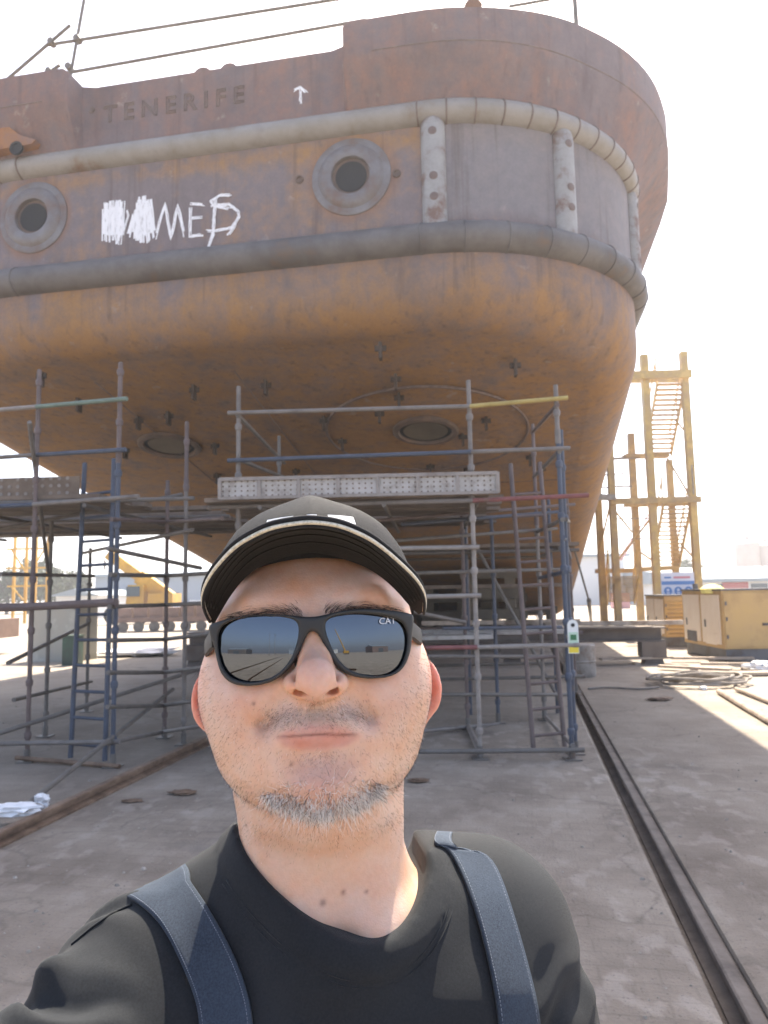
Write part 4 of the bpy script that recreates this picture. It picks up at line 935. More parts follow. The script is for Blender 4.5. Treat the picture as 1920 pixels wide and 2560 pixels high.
for i, (x, yt, Y, w, lab) in enumerate([(20, 1425, 85, 5.5, 'bushy tree at the left edge behind the yellow lattice tower'), (75, 1398, 88, 6, 'tallest bushy tree behind the yellow lattice tower'), (125, 1418, 86, 5, 'round tree just right of the yellow lattice tower'), (178, 1418, 90, 5, 'dark tree seen beside the ladder'),
        (1712, 1400, 100, 4.5, 'tree top above the roof left of the right building'), (1735, 1405, 104, 4, 'small tree top close to the right column of the stair tower')]):
    P = at(x, yt, Y); tree(P[0], Y, P[2], w, lab, 40 + i)

def gravel():
    rr = np.random.default_rng(77); g = MB(); n = 1500
    for k in range(n):
        Y = 2.2 + 9 * rr.random() ** 1.4; X = rr.uniform(-.62, .62) * Y; P = np.array([X, Y, 0]); s_ = X * cs - Y * sn
        if GROOVE - .1 < s_ < GROOVE + .2 or -3.45 < s_ < -3.2: continue
        r = rr.choice([.004, .006, .009, .014], p=[.45, .35, .15, .05]) * rr.uniform(.7, 1.3); a = rr.uniform(0, 6.28)
        V = [[r * math.cos(a + t), r * .8 * math.sin(a + t), 0] for t in (0, 1.2, 2.4, 3.7, 5.0)]; V = [[x * rr.uniform(.8, 1.2), y * rr.uniform(.8, 1.2), .001] for x, y, z in V] + [[x * .5, y * .5, r * rr.uniform(.5, .9)] for x, y, z in V]
        g.add(np.array(V) + P, [(0, 1, 6, 5), (1, 2, 7, 6), (2, 3, 8, 7), (3, 4, 9, 8), (4, 0, 5, 9), (5, 6, 7, 8, 9)])
    tag(g.build('gravel', mat('grit', [(.17, .15, .13), (.27, .24, .20), (.42, .38, .33)], 12, .9, bump=0), smooth=0), kind='stuff')
gravel()
# ------------------------------------------------------------------ the person
def polysdf(P, X, Y):
    """signed distance to a closed polygon, negative inside"""
    P = np.asarray(P, np.float32); d = np.full(X.shape, 1e9, np.float32); s = np.ones(X.shape, np.int8); n = len(P)
    for i in range(n):
        a, b = P[i], P[i - 1]; e = b - a
        wx, wy = X - a[0], Y - a[1]; t = np.clip((wx * e[0] + wy * e[1]) / (e @ e + 1e-12), 0, 1)
        d = np.minimum(d, (wx - e[0] * t) ** 2 + (wy - e[1] * t) ** 2)
        c1 = Y >= a[1]; c2 = Y < b[1]; c3 = e[0] * wy > e[1] * wx
        fl = (c1 & c2 & c3) | (~c1 & ~c2 & ~c3); s = np.where(fl, -s, s)
    return s * np.sqrt(d)
class Field:
    def __init__(s, lo, hi, h):
        s.h = h; s.lo = np.array(lo, float); n = np.ceil((np.array(hi) - s.lo) / h).astype(int) + 1; s.n = n
        ax = [(s.lo[i] + h * np.arange(n[i])).astype(np.float32) for i in range(3)]
        s.x, s.y, s.z = np.meshgrid(*ax, indexing='ij'); s.f = np.full(s.x.shape, 1e3, np.float32)
    def ell(s, c, r, rot=None):
        x, y, z = s.x - c[0], s.y - c[1], s.z - c[2]
        if rot is not None:
            R = np.asarray(rot, np.float32); x, y, z = (R[i, 0] * x + R[i, 1] * y + R[i, 2] * z for i in range(3))
        k0 = np.sqrt((x / r[0]) ** 2 + (y / r[1]) ** 2 + (z / r[2]) ** 2); k1 = np.sqrt((x / r[0] ** 2) ** 2 + (y / r[1] ** 2) ** 2 + (z / r[2] ** 2) ** 2)
        return k0 * (k0 - 1) / (k1 + 1e-9)
    def cap(s, a, b, ra, rb):
        a, b = np.array(a, np.float32), np.array(b, np.float32); d = b - a
        t = np.clip(((s.x - a[0]) * d[0] + (s.y - a[1]) * d[1] + (s.z - a[2]) * d[2]) / (d @ d), 0, 1)
        return np.sqrt((s.x - a[0] - d[0] * t) ** 2 + (s.y - a[1] - d[1] * t) ** 2 + (s.z - a[2] - d[2] * t) ** 2) - (ra + (rb - ra) * t)
    def add(s, d, k=0.01): s.f = smin(s.f, d, k)
    def sub(s, d, k=0.005): s.f = -smin(-s.f, d, k)
    def mesh(s, smooth=2):
        return surface_nets(s.f, s.lo, s.h, smooth)
def smin(a, b, k):
    h = np.maximum(k - np.abs(a - b), 0) / k; return np.minimum(a, b) - h * h * k * 0.25
def surface_nets(F, lo, h, smooth):
    S = F < 0; nx, ny, nz = F.shape
    cnt = np.zeros((nx - 1, ny - 1, nz - 1), np.int8)
    for i in (0, 1):
        for j in (0, 1):
            for k in (0, 1): cnt += S[i:nx - 1 + i, j:ny - 1 + j, k:nz - 1 + k]
    act = (cnt > 0) & (cnt < 8); ids = np.full(act.shape, -1, np.int64); I = np.argwhere(act); ids[act] = np.arange(len(I))
    acc = np.zeros((len(I), 3)); num = np.zeros(len(I)); i0, j0, k0 = I.T
    for a in (0, 1):
        for b in (0, 1):
            for ax in range(3):
                o = [0, 0, 0]; o[(ax + 1) % 3] = a; o[(ax + 2) % 3] = b; e = list(o); e[ax] = 1
                f0 = F[i0 + o[0], j0 + o[1], k0 + o[2]]; f1 = F[i0 + e[0], j0 + e[1], k0 + e[2]]
                m = (f0 < 0) != (f1 < 0); t = np.where(m, f0 / np.where(m, f0 - f1, 1), 0)
                p = np.tile(np.array(o, float), (len(I), 1)); p[:, ax] = t; acc += p * m[:, None]; num += m
    V = (I + acc / num[:, None]) * h + lo; Fc = []
    for ax in range(3):
        sl0 = [slice(None)] * 3; sl1 = [slice(None)] * 3; sl0[ax] = slice(0, -1); sl1[ax] = slice(1, None)
        A, B = S[tuple(sl0)], S[tuple(sl1)]; E = np.argwhere(A != B); b, c = (ax + 1) % 3, (ax + 2) % 3
        ok = (E[:, b] > 0) & (E[:, c] > 0) & (E[:, b] < F.shape[b] - 1) & (E[:, c] < F.shape[c] - 1); E = E[ok]
        def g(db, dc):
            Q = E.copy(); Q[:, b] -= db; Q[:, c] -= dc; return ids[Q[:, 0], Q[:, 1], Q[:, 2]]
        q = np.stack([g(1, 1), g(0, 1), g(0, 0), g(1, 0)], 1); fl = ~A[E[:, 0], E[:, 1], E[:, 2]]; q[fl] = q[fl][:, ::-1]; Fc.append(q)
    Fq = np.vstack(Fc)
    for _ in range(smooth): V = lap(V, Fq, .5)
    return V, Fq
def lap(V, Fq, lam):
    acc = np.zeros_like(V); n = np.zeros(len(V))
    for a, b in ((0, 1), (1, 2), (2, 3), (3, 0)):
        np.add.at(acc, Fq[:, a], V[Fq[:, b]]); np.add.at(acc, Fq[:, b], V[Fq[:, a]]); np.add.at(n, Fq[:, a], 1); np.add.at(n, Fq[:, b], 1)
    return V + lam * (acc / np.maximum(n, 1)[:, None] - V) * (n > 0)[:, None]
def vnormals(V, Fq):
    N = np.zeros_like(V); fn = np.cross(V[Fq[:, 2]] - V[Fq[:, 0]], V[Fq[:, 3]] - V[Fq[:, 1]])
    for k in range(4): np.add.at(N, Fq[:, k], fn)
    return N / (np.linalg.norm(N, axis=1)[:, None] + 1e-12)

# head frame: u to the right of the picture, v up, w towards the viewer
D0 = 0.57
_rd = unit(ray(790, 1700)); HO_ = CAM + _rd * D0
hw = -_rd; hu = cr - hw * (cr @ hw); hu = unit(hu); hv = np.cross(hw, hu); _t = R_(3.2)
hu, hv = hu * math.cos(_t) + hv * math.sin(_t), hv * math.cos(_t) - hu * math.sin(_t)
HM = np.array([hu, hv, hw])
def l2w(P): return np.asarray(P, float) @ HM + HO_
def w2l(P): return (np.asarray(P, float) - HO_) @ HM.T
def lp(px, py, w):
    d = ray(px, py); d = d @ HM.T; c = w2l(CAM); t = (w - c[2]) / d[2]; return c + d * t
PERSON = empty('person', (HO_[0], HO_[1] + .08, 0), 'man in black cap, dark sunglasses, black shirt and denim overall straps taking a selfie', 'person')
PL = ORG[PERSON.name]
def lmesh(name, V, F, m, parent=PERSON, smooth=180, cols=None):
    v = l2w(V) - PL; me = bpy.data.meshes.new(name)
    me.from_pydata(v.tolist(), [], [tuple(int(i) for i in q) for q in F]); me.update()
    o = bpy.data.objects.new(name, me); COL.objects.link(o); o.parent = parent; ORG[o.name] = PL
    for mm in (m if isinstance(m, list) else [m]): me.materials.append(mm)
    if smooth: me.polygons.foreach_set('use_smooth', [True] * len(me.polygons))
    if smooth and smooth < 180: me.set_sharp_from_angle(angle=R_(smooth))
    if cols is not None:
        at_ = me.color_attributes.new('tone', 'FLOAT_COLOR', 'POINT'); at_.data.foreach_set('color', np.hstack([cols, np.ones((len(cols), 1))]).astype(np.float32).ravel())
    return o
class LB(MB):
    def obj(s, name, m, parent=PERSON, smooth=35): return lmesh(name, np.vstack(s.v), s.f, m, parent, smooth)

def build_head():
    c = .01
    H = Field((-.125, -.30, -.16), (.135, .15, .125), .0015)
    e, cp = H.ell, H.cap
    def E(u, v, w, a, b, d, k=.02): H.add(e((u * c, v * c, w * c), (a * c, b * c, d * c)), k)
    H.f = e((0, 3.6 * c, -2.4 * c), (7.2 * c, 8.2 * c, 8.8 * c))                    # skull
    E(0, 4.4, 2.3, 6.5, 4.6, 4.7, .03)                                              # forehead
    E(.1, -1.4, .6, 7.3, 7.0, 6.7, .03)                                             # face
    for s in (-1, 1):
        E(s * 3.62, -4.45, .6, 3.42, 3.45, 4.8, .025)                                   # jowl
        E(s * 4.3, -1.3, 4.1, 2.9, 2.6, 2.5, .03)                                   # cheek
        E(s * 2.4, -5.5, 3.4, 2.4, 2.5, 2.6, .02)                                  # jaw front
        E(s * 5.9, .2, 1.5, 2.0, 2.6, 3.6, .02)
    E(.3, -6.75, 4.75, 2.7, 1.95, 2.75, .018)                                            # chin
    E(0, -4.3, 4.4, 3.5, 3.0, 2.85, .03)                                           # muzzle
    H.add(cp((-3.6 * c, 4.9 * c, 6.0 * c), (3.6 * c, 4.9 * c, 6.0 * c), .011, .011), .02)   # brow ridge
    for s in (-1, 1): H.sub(e((s * 3.3 * c, 2.4 * c, 8.2 * c), (2.3 * c, 1.7 * c, 1.9 * c)), .02)  # sockets (behind the lenses)
    H.add(cp((0, 4.2 * c, 6.7 * c), (0, 1.7 * c, 7.85 * c), .0065, .0070), .014)       # nose bridge
    H.add(cp((0, 1.8 * c, 7.75 * c), (0, .35 * c, 9.1 * c), .0072, .0118), .010)
    E(0, .05, 9.15, 1.25, 1.05, 1.1, .012)                                        # tip
    for s in (-1, 1):
        H.add(e((s * 1.50 * c, (-.42 - .07 * s) * c, 7.95 * c), (.80 * c, .70 * c, 1.15 * c)), .010)   # wing
        H.sub(e((s * 1.12 * c, .45 * c, 9.1 * c), (.14 * c, .5 * c, .3 * c)), .008)
        H.sub(cp((s * .80 * c, -.92 * c, 9.35 * c), (s * 1.02 * c, -.42 * c, 8.5 * c), .0040, .0040), .003)   # nostril
    H.add(cp((0, -.75 * c, 8.85 * c), (0, -1.3 * c, 7.7 * c), .0040, .005), .005)    # columella
    H.sub(cp((0, -2.0 * c, 8.0 * c), (0, -2.75 * c, 7.9 * c), .0022, .0028), .008)   # philtrum
    # lips: mouth line dips at the middle, corners slightly lower
    ys = np.linspace(-2.75, 2.75, 13)
    def ml(u): return -3.45 - .10 * (u / 2.75) ** 2 + .05 * math.exp(-(u / .8) ** 2) - .032 * u
    def mw(u): return 7.33 - .138 * u * u
    prev = None
    for i in range(12):
        a, b = ys[i] * 1.05, ys[i + 1] * 1.05
        ta = max(.02, 1 - abs(a / 2.9) ** 1.8); tb = max(.02, 1 - abs(b / 2.9) ** 1.8)
        H.add(cp((a * c, (ml(a) + .30 * ta) * c, (mw(a) - .12) * c), (b * c, (ml(b) + .30 * tb) * c, (mw(b) - .12) * c), (.0008 + .0032 * ta), (.0008 + .0032 * tb)), .006)
        H.add(cp((a * .86 * c, (ml(a * .86) - .42 * ta) * c, (mw(a * .86) - .12) * c), (b * .86 * c, (ml(b * .86) - .42 * tb) * c, (mw(b * .86) - .12) * c), (.0008 + .0044 * ta), (.0008 + .0044 * tb)), .005)
    H.sub(cp((-1.2 * c, -4.95 * c, 7.9 * c), (1.2 * c, -4.95 * c, 7.9 * c), .004, .004), .02)   # dip under the lip
    for s in (-1, 1):
        H.sub(cp((s * 2.35 * c, -1.1 * c, 7.85 * c), (s * 3.45 * c, -2.6 * c, 6.75 * c), .0024, .0008), .016)   # fold beside the nose
    for s in (-1, 1): H.add(e((s * .62 * c, -3.02 * c, 7.2 * c), (.7 * c, .3 * c, .3 * c)), .01)
    # neck and upper chest
    H.add(cp((-.2 * c, -4 * c, -3.6 * c), (.2 * c, -17 * c, -6.0 * c), .057, .066), .028)
    H.add(e((.3 * c, -9.6 * c, -1.0 * c), (4.6 * c, 2.3 * c, 4.2 * c)), .02)          # soft under the chin
    for s in (-1, 1): H.add(cp((s * 4.6 * c, -8 * c, -4 * c), (1 * c + s * 2.2 * c, -18.2 * c, .2 * c), .012, .008), .025)   # neck cords
    H.add(e((1.0 * c, -24.5 * c, -5.8 * c), (17 * c, 8.2 * c, 8.2 * c)), .05)
    H.add(cp((1 * c + 1.3 * c, -18.6 * c, .6 * c), (9 * c, -17.4 * c, -3.0 * c), .009, .009), .025)   # collar bones
    H.add(cp((1 * c - 1.3 * c, -18.6 * c, .6 * c), (-7 * c, -17.4 * c, -3.0 * c), .009, .009), .025)
    H.sub(e((1.0 * c, -18.3 * c, 2.4 * c), (1.3 * c, 1.4 * c, 1.3 * c)), .02)
    # ears
    for s in (-1, 1):
        a_ = s * .50; Rm = np.array([[math.cos(a_), 0, math.sin(a_)], [0, 1, 0], [-math.sin(a_), 0, math.cos(a_)]], np.float32)
        t_ = -s * .10; Rz = np.array([[math.cos(t_), -math.sin(t_), 0], [math.sin(t_), math.cos(t_), 0], [0, 0, 1]], np.float32); Rm = Rz @ Rm
        H.add(e(((s * 8.0 + .15) * c, -.95 * c, -2.2 * c), (1.75 * c, 2.45 * c, .62 * c), Rm), .007)
        H.sub(e(((s * 8.05 + .15) * c, -.85 * c, -1.58 * c), (1.2 * c, 1.85 * c, .5 * c), Rm), .005)
        H.add(e(((s * 7.65 + .15) * c, -1.2 * c, -1.9 * c), (.4 * c, 1.0 * c, .5 * c), Rm), .006)
        E(s * 7.45 + .15, -3.4, -2.1, .8, 1.1, .55, .008)
    V, F = H.mesh(2)
    fc = V[F].mean(1); keep = ~((fc[:, 1] < -.292) | (np.abs(fc[:, 0]) > .122) & (fc[:, 1] < -.12)); F = F[keep]
    return V, F
HV, HF = build_head()
HN = vnormals(HV, HF)
def gs(x, m, s): return np.exp(-((x - m) / s) ** 2)
def stub_mask(V, N):
    u, v, w = V.T * 100
    au = np.abs(u)
    low = 1 / (1 + np.exp((v + 2.6 + .06 * (au - 4) ** 2 * 0 - np.clip(au - 3.2, 0, 9) * .62) * 3.0))       # below a line rising to the sideburns
    must = gs(v, -2.35, .85) / (1 + np.exp((au - 3.3) * 4)) * (w > 5)
    chk = gs(np.hypot((au - 3.9) / 1.6, (v + 4.6) / 2.0), 0, .8) * .4 * (w > 3)
    side = gs(u, np.sign(u) * 7.6, 1.0) * (v < 1.5) * (v > -9) * (w > -2.0)
    m = np.clip(np.maximum(np.maximum(low * .7, must), side * .7) - chk, 0, 1)
    lips = (au < 2.9) & (np.abs(v + 3.5) < .85 * np.sqrt(np.clip(1 - (au / 2.95) ** 2, 0, 1)) + .12) & (w > 5)
    m[lips] = 0
    m *= 1 - .9 * gs(au, 5.0, 1.5) * gs(v, -8.9, .9)
    m *= (w > -4.5) & (v > -12.5 - .15 * au) & (au < 8.2); m *= 1 / (1 + np.exp((-v - 11) * 2.5))
    return m
def lip_mask(V):
    u, v, w = V.T * 100; au = np.abs(u)
    up = .66 * np.clip(1 - (au / 2.9) ** 2, 0, 1) ** .7 - .12 * gs(u, 0, .35); lo_ = .95 * np.clip(1 - (au / 2.7) ** 2, 0, 1) ** .6
    y = v + 3.45 + .10 * (u / 2.75) ** 2 - .05 * gs(u, 0, .8) + .032 * u
    return np.where(y > 0, .85 / (1 + np.exp((y - up) * 12)), 1 / (1 + np.exp((-y - lo_) * 12))) / (1 + np.exp((au - 2.45) * 5)) * (w > 5)
def head_colour():
    u, v, w = HV.T * 100; n = len(HV); au = np.abs(u)
    base = np.tile(np.array([.60, .395, .295]), (n, 1))
    def blend(m, c): base[:] = base * (1 - m[:, None]) + np.array(c) * m[:, None]
    blend(.55 * gs(np.hypot(u, (v - .2) * .8), 0, 1.6) * (w > 7), (.52, .26, .19))
    blend(.35 * gs(np.hypot(au - 4.6, v + 1.2), 0, 2.2) * (w > 2), (.55, .29, .205))
    blend(.5 * gs(np.hypot(u, (v + 6.2) * .9), 0, 1.9) * (w > 4), (.53, .29, .235))
    blend(.5 * (v > 3.4) * (w > 0), (.47, .25, .165))  # shade of the cap brim painted into the forehead
    blend(.85 / (1 + np.exp(-(au - 7.75) * 6)) * ((v > -5.5) & (v < 2.5)), (.62, .29, .22))
    blend(.5 * (1 / (1 + np.exp((v + 12.0) * 1.2))), (.55, .365, .275))
    blend(.15 * stub_mask(HV, HN), (.34, .29, .25))
    blend(.45 * gs(v, -2.35, .7) * gs(u, 0, 3.0) * (w > 5), (.27, .24, .21))
    blend(.8 * lip_mask(HV), (.47, .235, .21))
    crease_shade = gs(v, -3.42 - .10 * (u / 2.75) ** 2 + .05 * gs(u, 0, .8) - .032 * u, .09) / (1 + np.exp((au - 2.45) * 6)) * (w > 5.5); blend(.75 * crease_shade, (.14, .05, .045))  # dark line between the lips is shade put into the colour
    blend(.75 * np.clip(1.35 - np.hypot((au - 8.35) / .8, (v + .95) / 1.7), 0, 1) * (w < .5), (.62, .20, .14))  # red painted in for the missing shading inside the ears
    rs = np.random.default_rng(5)
    for (x, y, w_, r_) in ((857, 2222, .0, .16), (807, 2246, .0, .22), (914, 2222, .0, .12), (615, 2064, -.01, .10), (730, 1905, .06, .10), (641, 1757, .05, .12), (990, 1660, .0, .1)):
        p = lp(x, y, w_) * 100; blend(.75 * gs(np.hypot(u - p[0], v - p[1]), 0, r_), (.14, .075, .06))
    return base
def skin_material():
    m = bpy.data.materials.new('skin'); m.use_nodes = True; n, l = NT(m); b = n['Principled BSDF']
    a = n.new('ShaderNodeVertexColor'); a.layer_name = 'tone'; tc = n.new('ShaderNodeTexCoord')
    t = n.new('ShaderNodeTexNoise'); t.inputs['Scale'].default_value = 45; t.inputs['Detail'].default_value = 6; l.new(tc.outputs['Object'], t.inputs[0])
    t3 = n.new('ShaderNodeTexNoise'); t3.inputs['Scale'].default_value = 260; t3.inputs['Detail'].default_value = 3; l.new(tc.outputs['Object'], t3.inputs[0])
    mr = n.new('ShaderNodeMapRange'); l.new(t.outputs[0], mr.inputs[0]); mr.inputs[1].default_value = .3; mr.inputs[2].default_value = .7; mr.inputs[3].default_value = .82; mr.inputs[4].default_value = 1.2
    hs = n.new('ShaderNodeHueSaturation'); l.new(a.outputs[0], hs.inputs['Color']); l.new(mr.outputs[0], hs.inputs['Saturation'])
    m2 = n.new('ShaderNodeMapRange'); l.new(t3.outputs[0], m2.inputs[0]); m2.inputs[1].default_value = .3; m2.inputs[2].default_value = .7; m2.inputs[3].default_value = .96; m2.inputs[4].default_value = 1.04
    l.new(m2.outputs[0], hs.inputs['Value']); l.new(hs.outputs[0], b.inputs['Base Color'])
    b.inputs['Roughness'].default_value = .46; b.inputs['Specular IOR Level'].default_value = .38
    b.inputs['Subsurface Weight'].default_value = .35; b.inputs['Subsurface Radius'].default_value = (1.0, .32, .16); b.inputs['Subsurface Scale'].default_value = .009
    v = n.new('ShaderNodeTexVoronoi'); v.inputs['Scale'].default_value = 700; l.new(tc.outputs['Object'], v.inputs[0])
    ad = n.new('ShaderNodeMath'); l.new(v.outputs['Distance'], ad.inputs[0]); l.new(t3.outputs[0], ad.inputs[1])
    bp = n.new('ShaderNodeBump'); bp.inputs['Strength'].default_value = .22; bp.inputs['Distance'].default_value = .0005; l.new(ad.outputs[0], bp.inputs['Height']); l.new(bp.outputs[0], b.inputs['Normal'])
    return m
M['skin'] = skin_material()
body_o = lmesh('body', HV, HF, M['skin'], cols=head_colour())

# ---- hairs
def hair_mat(name, c): return mat(name, [c], rough=.45, bump=0, spec=.4)
M['h_dark'] = hair_mat('dark hair', (.018, .015, .013)); M['h_grey'] = hair_mat('grey hair', (.17, .155, .14)); M['h_white'] = hair_mat('white hair', (.80, .79, .76)); M['h_brown'] = hair_mat('brown hair', (.10, .06, .04))
def strands(name, P, D, L, R0, mats, midx, bend=None, seg=3, par=None):
    """P roots, D directions, L lengths, R0 radii; thin three sided tapering strands"""
    n = len(P); D = D / np.linalg.norm(D, axis=1)[:, None]
    bend = np.zeros_like(D) if bend is None else bend
    A = np.cross(D, np.array([.3, .2, .9])); A /= np.linalg.norm(A, axis=1)[:, None] + 1e-9; B = np.cross(D, A)
    V = np.zeros((n, seg + 1, 3, 3))
    for k in range(seg + 1):
        t = k / seg; c = P + D * (L * t)[:, None] + bend * ((L * t * t)[:, None]); r = R0 * (1 - .8 * t)
        for j in range(3):
            a = 2.094 * j; V[:, k, j] = c + (A * math.cos(a) + B * math.sin(a)) * r[:, None]
    base = (np.arange(n) * (seg + 1) * 3)[:, None]; F = []
    for k in range(seg):
        for j in range(3):
            l = (j + 1) % 3; F.append(np.hstack([base + k * 3 + j, base + k * 3 + l, base + (k + 1) * 3 + l, base + (k + 1) * 3 + j]))
    Fq = np.stack(F, 1).reshape(-1, 4); o = lmesh(name, V.reshape(-1, 3), Fq, mats)
    o.data.polygons.foreach_set('material_index', np.repeat(np.asarray(midx, np.int32), seg * 3)); return o
def sample(weight, n, seed):
    """random points on the head mesh with density following weight(V, N)"""
    rs = np.random.default_rng(seed); a, b, c, d = (HV[HF[:, k]] for k in range(4))
    ar = np.linalg.norm(np.cross(c - a, d - b), axis=1) * .5; wt = weight(HV, HN)[HF].mean(1) * ar; wt /= wt.sum()
    i = rs.choice(len(HF), n, p=wt); s, t = rs.random((2, n, 1))
    P = (a[i] * (1 - s) + b[i] * s) * (1 - t) + (d[i] * (1 - s) + c[i] * s) * t; N = HN[HF[i]].mean(1); return P, N / np.linalg.norm(N, axis=1)[:, None], rs
# goatee
def goat_w(V, N):
    u, v, w = V.T * 100; x = u - .35; lowr = -8.35 + .075 * x * x; upr = -5.9 - .07 * x * x; d = v - lowr; return np.where((d > -.25) & (v < upr) & (np.abs(x) < 4.1), np.exp(-np.clip(d - .45, 0, 9) / .6) + .07, 0) * (w > 1.5)
def beard():
    P, N, rs = sample(lambda V, N: stub_mask(V, N), 7500, 11); n = len(P)
    D = N * .5 + np.array([0, -.75, .15]) + rs.normal(0, .35, (n, 3)); D[:, 0] += np.sign(P[:, 0]) * .25
    mi = rs.choice(3, n, p=[.62, .25, .13]); strands('stubble', P - N * .0002, D, rs.uniform(.0012, .0030, n), np.full(n, .00008), [M['h_dark'], M['h_grey'], M['h_white']], mi, seg=1)
    P, N, rs = sample(lambda V, N: np.maximum(gs(V[:, 1] * 100, -2.35, .65) / (1 + np.exp((np.abs(V[:, 0]) * 100 - 3.2) * 4)), .7 * gs(V[:, 0] * 100, .1, 1.1) * gs(V[:, 1] * 100, -5.0, .45)) * (V[:, 2] > .05), 1500, 14); n = len(P)
    D = N * .45 + np.array([0, -.7, 0]) + rs.normal(0, .25, (n, 3)); D[:, 0] += np.sign(P[:, 0]) * .5
    strands('moustache', P - N * .0002, D, rs.uniform(.0012, .0026, n), np.full(n, .000072), [M['h_dark'], M['h_grey']], rs.choice(2, n, p=[.8, .2]), seg=1)
    P, N, rs = sample(goat_w, 1800, 12); n = len(P)
    D = N * .8 + np.array([0, -.15, 0]) + rs.normal(0, .38, (n, 3)); D[:, 0] -= P[:, 0] * 5
    lo_ = P[:, 1] * 100 < -7.5; pw = np.where(lo_, .80, .58); mi = np.where(rs.random(n) < pw, 2, np.where(rs.random(n) < .55, 0, 1))
    strands('goatee', P - N * .0003, D, rs.uniform(.004, .010, n), rs.uniform(.00011, .00019, n), [M['h_dark'], M['h_grey'], M['h_white']], mi, bend=rs.normal(0, .4, (n, 3)) + np.array([0, -.1, -.25]), seg=4)
beard()
def brows():
    for s in (-1, 1):
        def wf(V, N, s=s):
            u, v, w = V.T * 100; x = u * s; yc = 4.25 + .20 * np.sin(np.clip((x - 1) / 5, 0, 1) * 2.6); return ((x > .7) & (x < 5.6) & (w > 2)) * gs(v, yc, .36 - .03 * x) * (N[:, 2] > 0)
        P, N, rs = sample(wf, 360, 20 + s); n = len(P); x = P[:, 0] * s * 100
        D = N * .35; D[:, 0] += s * (.15 + .2 * x); D[:, 1] += np.clip(1.2 - .28 * x, -.1, 1) + rs.normal(0, .15, n)
        strands('eyebrow', P - N * .0003, D, rs.uniform(.004, .0085, n), np.full(n, .00012), [M['h_dark'], M['h_brown']], rs.choice(2, n, p=[.93, .07]), bend=np.tile([s * .25, -.25, -.1], (n, 1)), seg=3)
brows()
def side_hair():
    def wf(V, N):
        u, v, w = V.T * 100; return ((np.abs(u) > 6.3) & (v > -1.2) & (v < 5.5) & (w < 2.0) & (w > -5)) * 1.0 * ((np.abs(u) < 8.2) | (v > 2.2)) * np.clip(1.6 - np.clip(w, 0, 3) * .5, .2, 1)
    P, N, rs = sample(wf, 4200, 31); n = len(P); D = N * .35 + np.array([0, -.8, -.35]) + rs.normal(0, .18, (n, 3))
    strands('hair', P - N * .0003, D, rs.uniform(.006, .014, n) * np.where(P[:, 1] > .01, 1, .4), np.full(n, .00016), [M['h_dark'], M['h_grey'], M['h_brown']], rs.choice(3, n, p=[.72, .16, .12]), seg=2)
side_hair()
# ---- sunglasses
Z2 = lambda x, y: (x / 2.4397 + 460, y / 2.4397 + 1220)
def wcurve(u): return .0845 - 4.2 * u * u
def lens_uv(pts):
    out = []
    for x, y in pts:
        px, py = Z2(x, y); w = .08
        for _ in range(4): q = lp(px, py, w); w = wcurve(q[0]) + .055 * (q[1] - .02)
        out.append(q[:2])
    return np.array(out)
def smooth_poly(P, it=2):
    P = np.asarray(P)
    for _ in range(it):
        Q = np.roll(P, -1, 0); P = np.stack([.75 * P + .25 * Q, .25 * P + .75 * Q], 1).reshape(-1, 2)
    return P
LL = smooth_poly(lens_uv([(212, 920), (222, 870), (255, 830), (330, 800), (480, 785), (620, 790), (685, 815), (697, 870), (680, 960), (640, 1055), (560, 1140), (440, 1183), (320, 1170), (250, 1115), (218, 1010)]))
RL = smooth_poly(lens_uv([(862, 850), (880, 802), (940, 782), (1060, 768), (1200, 783), (1310, 808), (1348, 855), (1357, 930), (1345, 1020), (1312, 1092), (1250, 1132), (1150, 1142), (1040, 1122), (955, 1060), (900, 960)]))
FO_ = smooth_poly(lens_uv([(148, 850), (160, 828), (300, 787), (450, 766), (600, 768), (700, 781), (780, 788), (870, 771), (960, 746), (1100, 731), (1250, 743), (1390, 764), (1404, 790), (1396, 880), (1382, 1010), (1340, 1103), (1270, 1152), (1150, 1168), (1020, 1152), (920, 1092), (865, 985), (822, 895), (790, 872), (762, 880), (735, 925), (700, 1022), (640, 1112), (550, 1182), (420, 1213), (300, 1202), (235, 1152), (205, 1082), (182, 960), (158, 900)]), 2)
def build_glasses():
    G = Field((-.078, -.012, -.005), (.078, .052, .105), .00085)
    d2 = polysdf(FO_, G.x[:, :, 0], G.y[:, :, 0])[:, :, None]
    h2 = np.minimum(polysdf(LL, G.x[:, :, 0], G.y[:, :, 0]), polysdf(RL, G.x[:, :, 0], G.y[:, :, 0]))[:, :, None]
    wc = .0845 - 4.2 * G.x ** 2 + .055 * (G.y - .02); th = np.abs(G.z - wc) - .0026
    a = smax(smax(d2, th, .003), -(h2 - .0006), .002); G.f = a
    V, F = G.mesh(1); return V, F
def smax(a, b, k): return -smin(-a, -b, k)
M['frame'] = mat('matt black frame', [(.022, .024, .025)], rough=.55, bump=.05, bscale=900, bdist=.0005)
M['lens'] = bpy.data.materials.new('mirrored dark lens'); M['lens'].use_nodes = True
_b = M['lens'].node_tree.nodes['Principled BSDF']; _b.inputs['Base Color'].default_value = (.105, .118, .135, 1); _b.inputs['Metallic'].default_value = 1; _b.inputs['Roughness'].default_value = .015
GV, GF = build_glasses(); gl_o = lmesh('sunglasses', GV, GF, M['frame'])
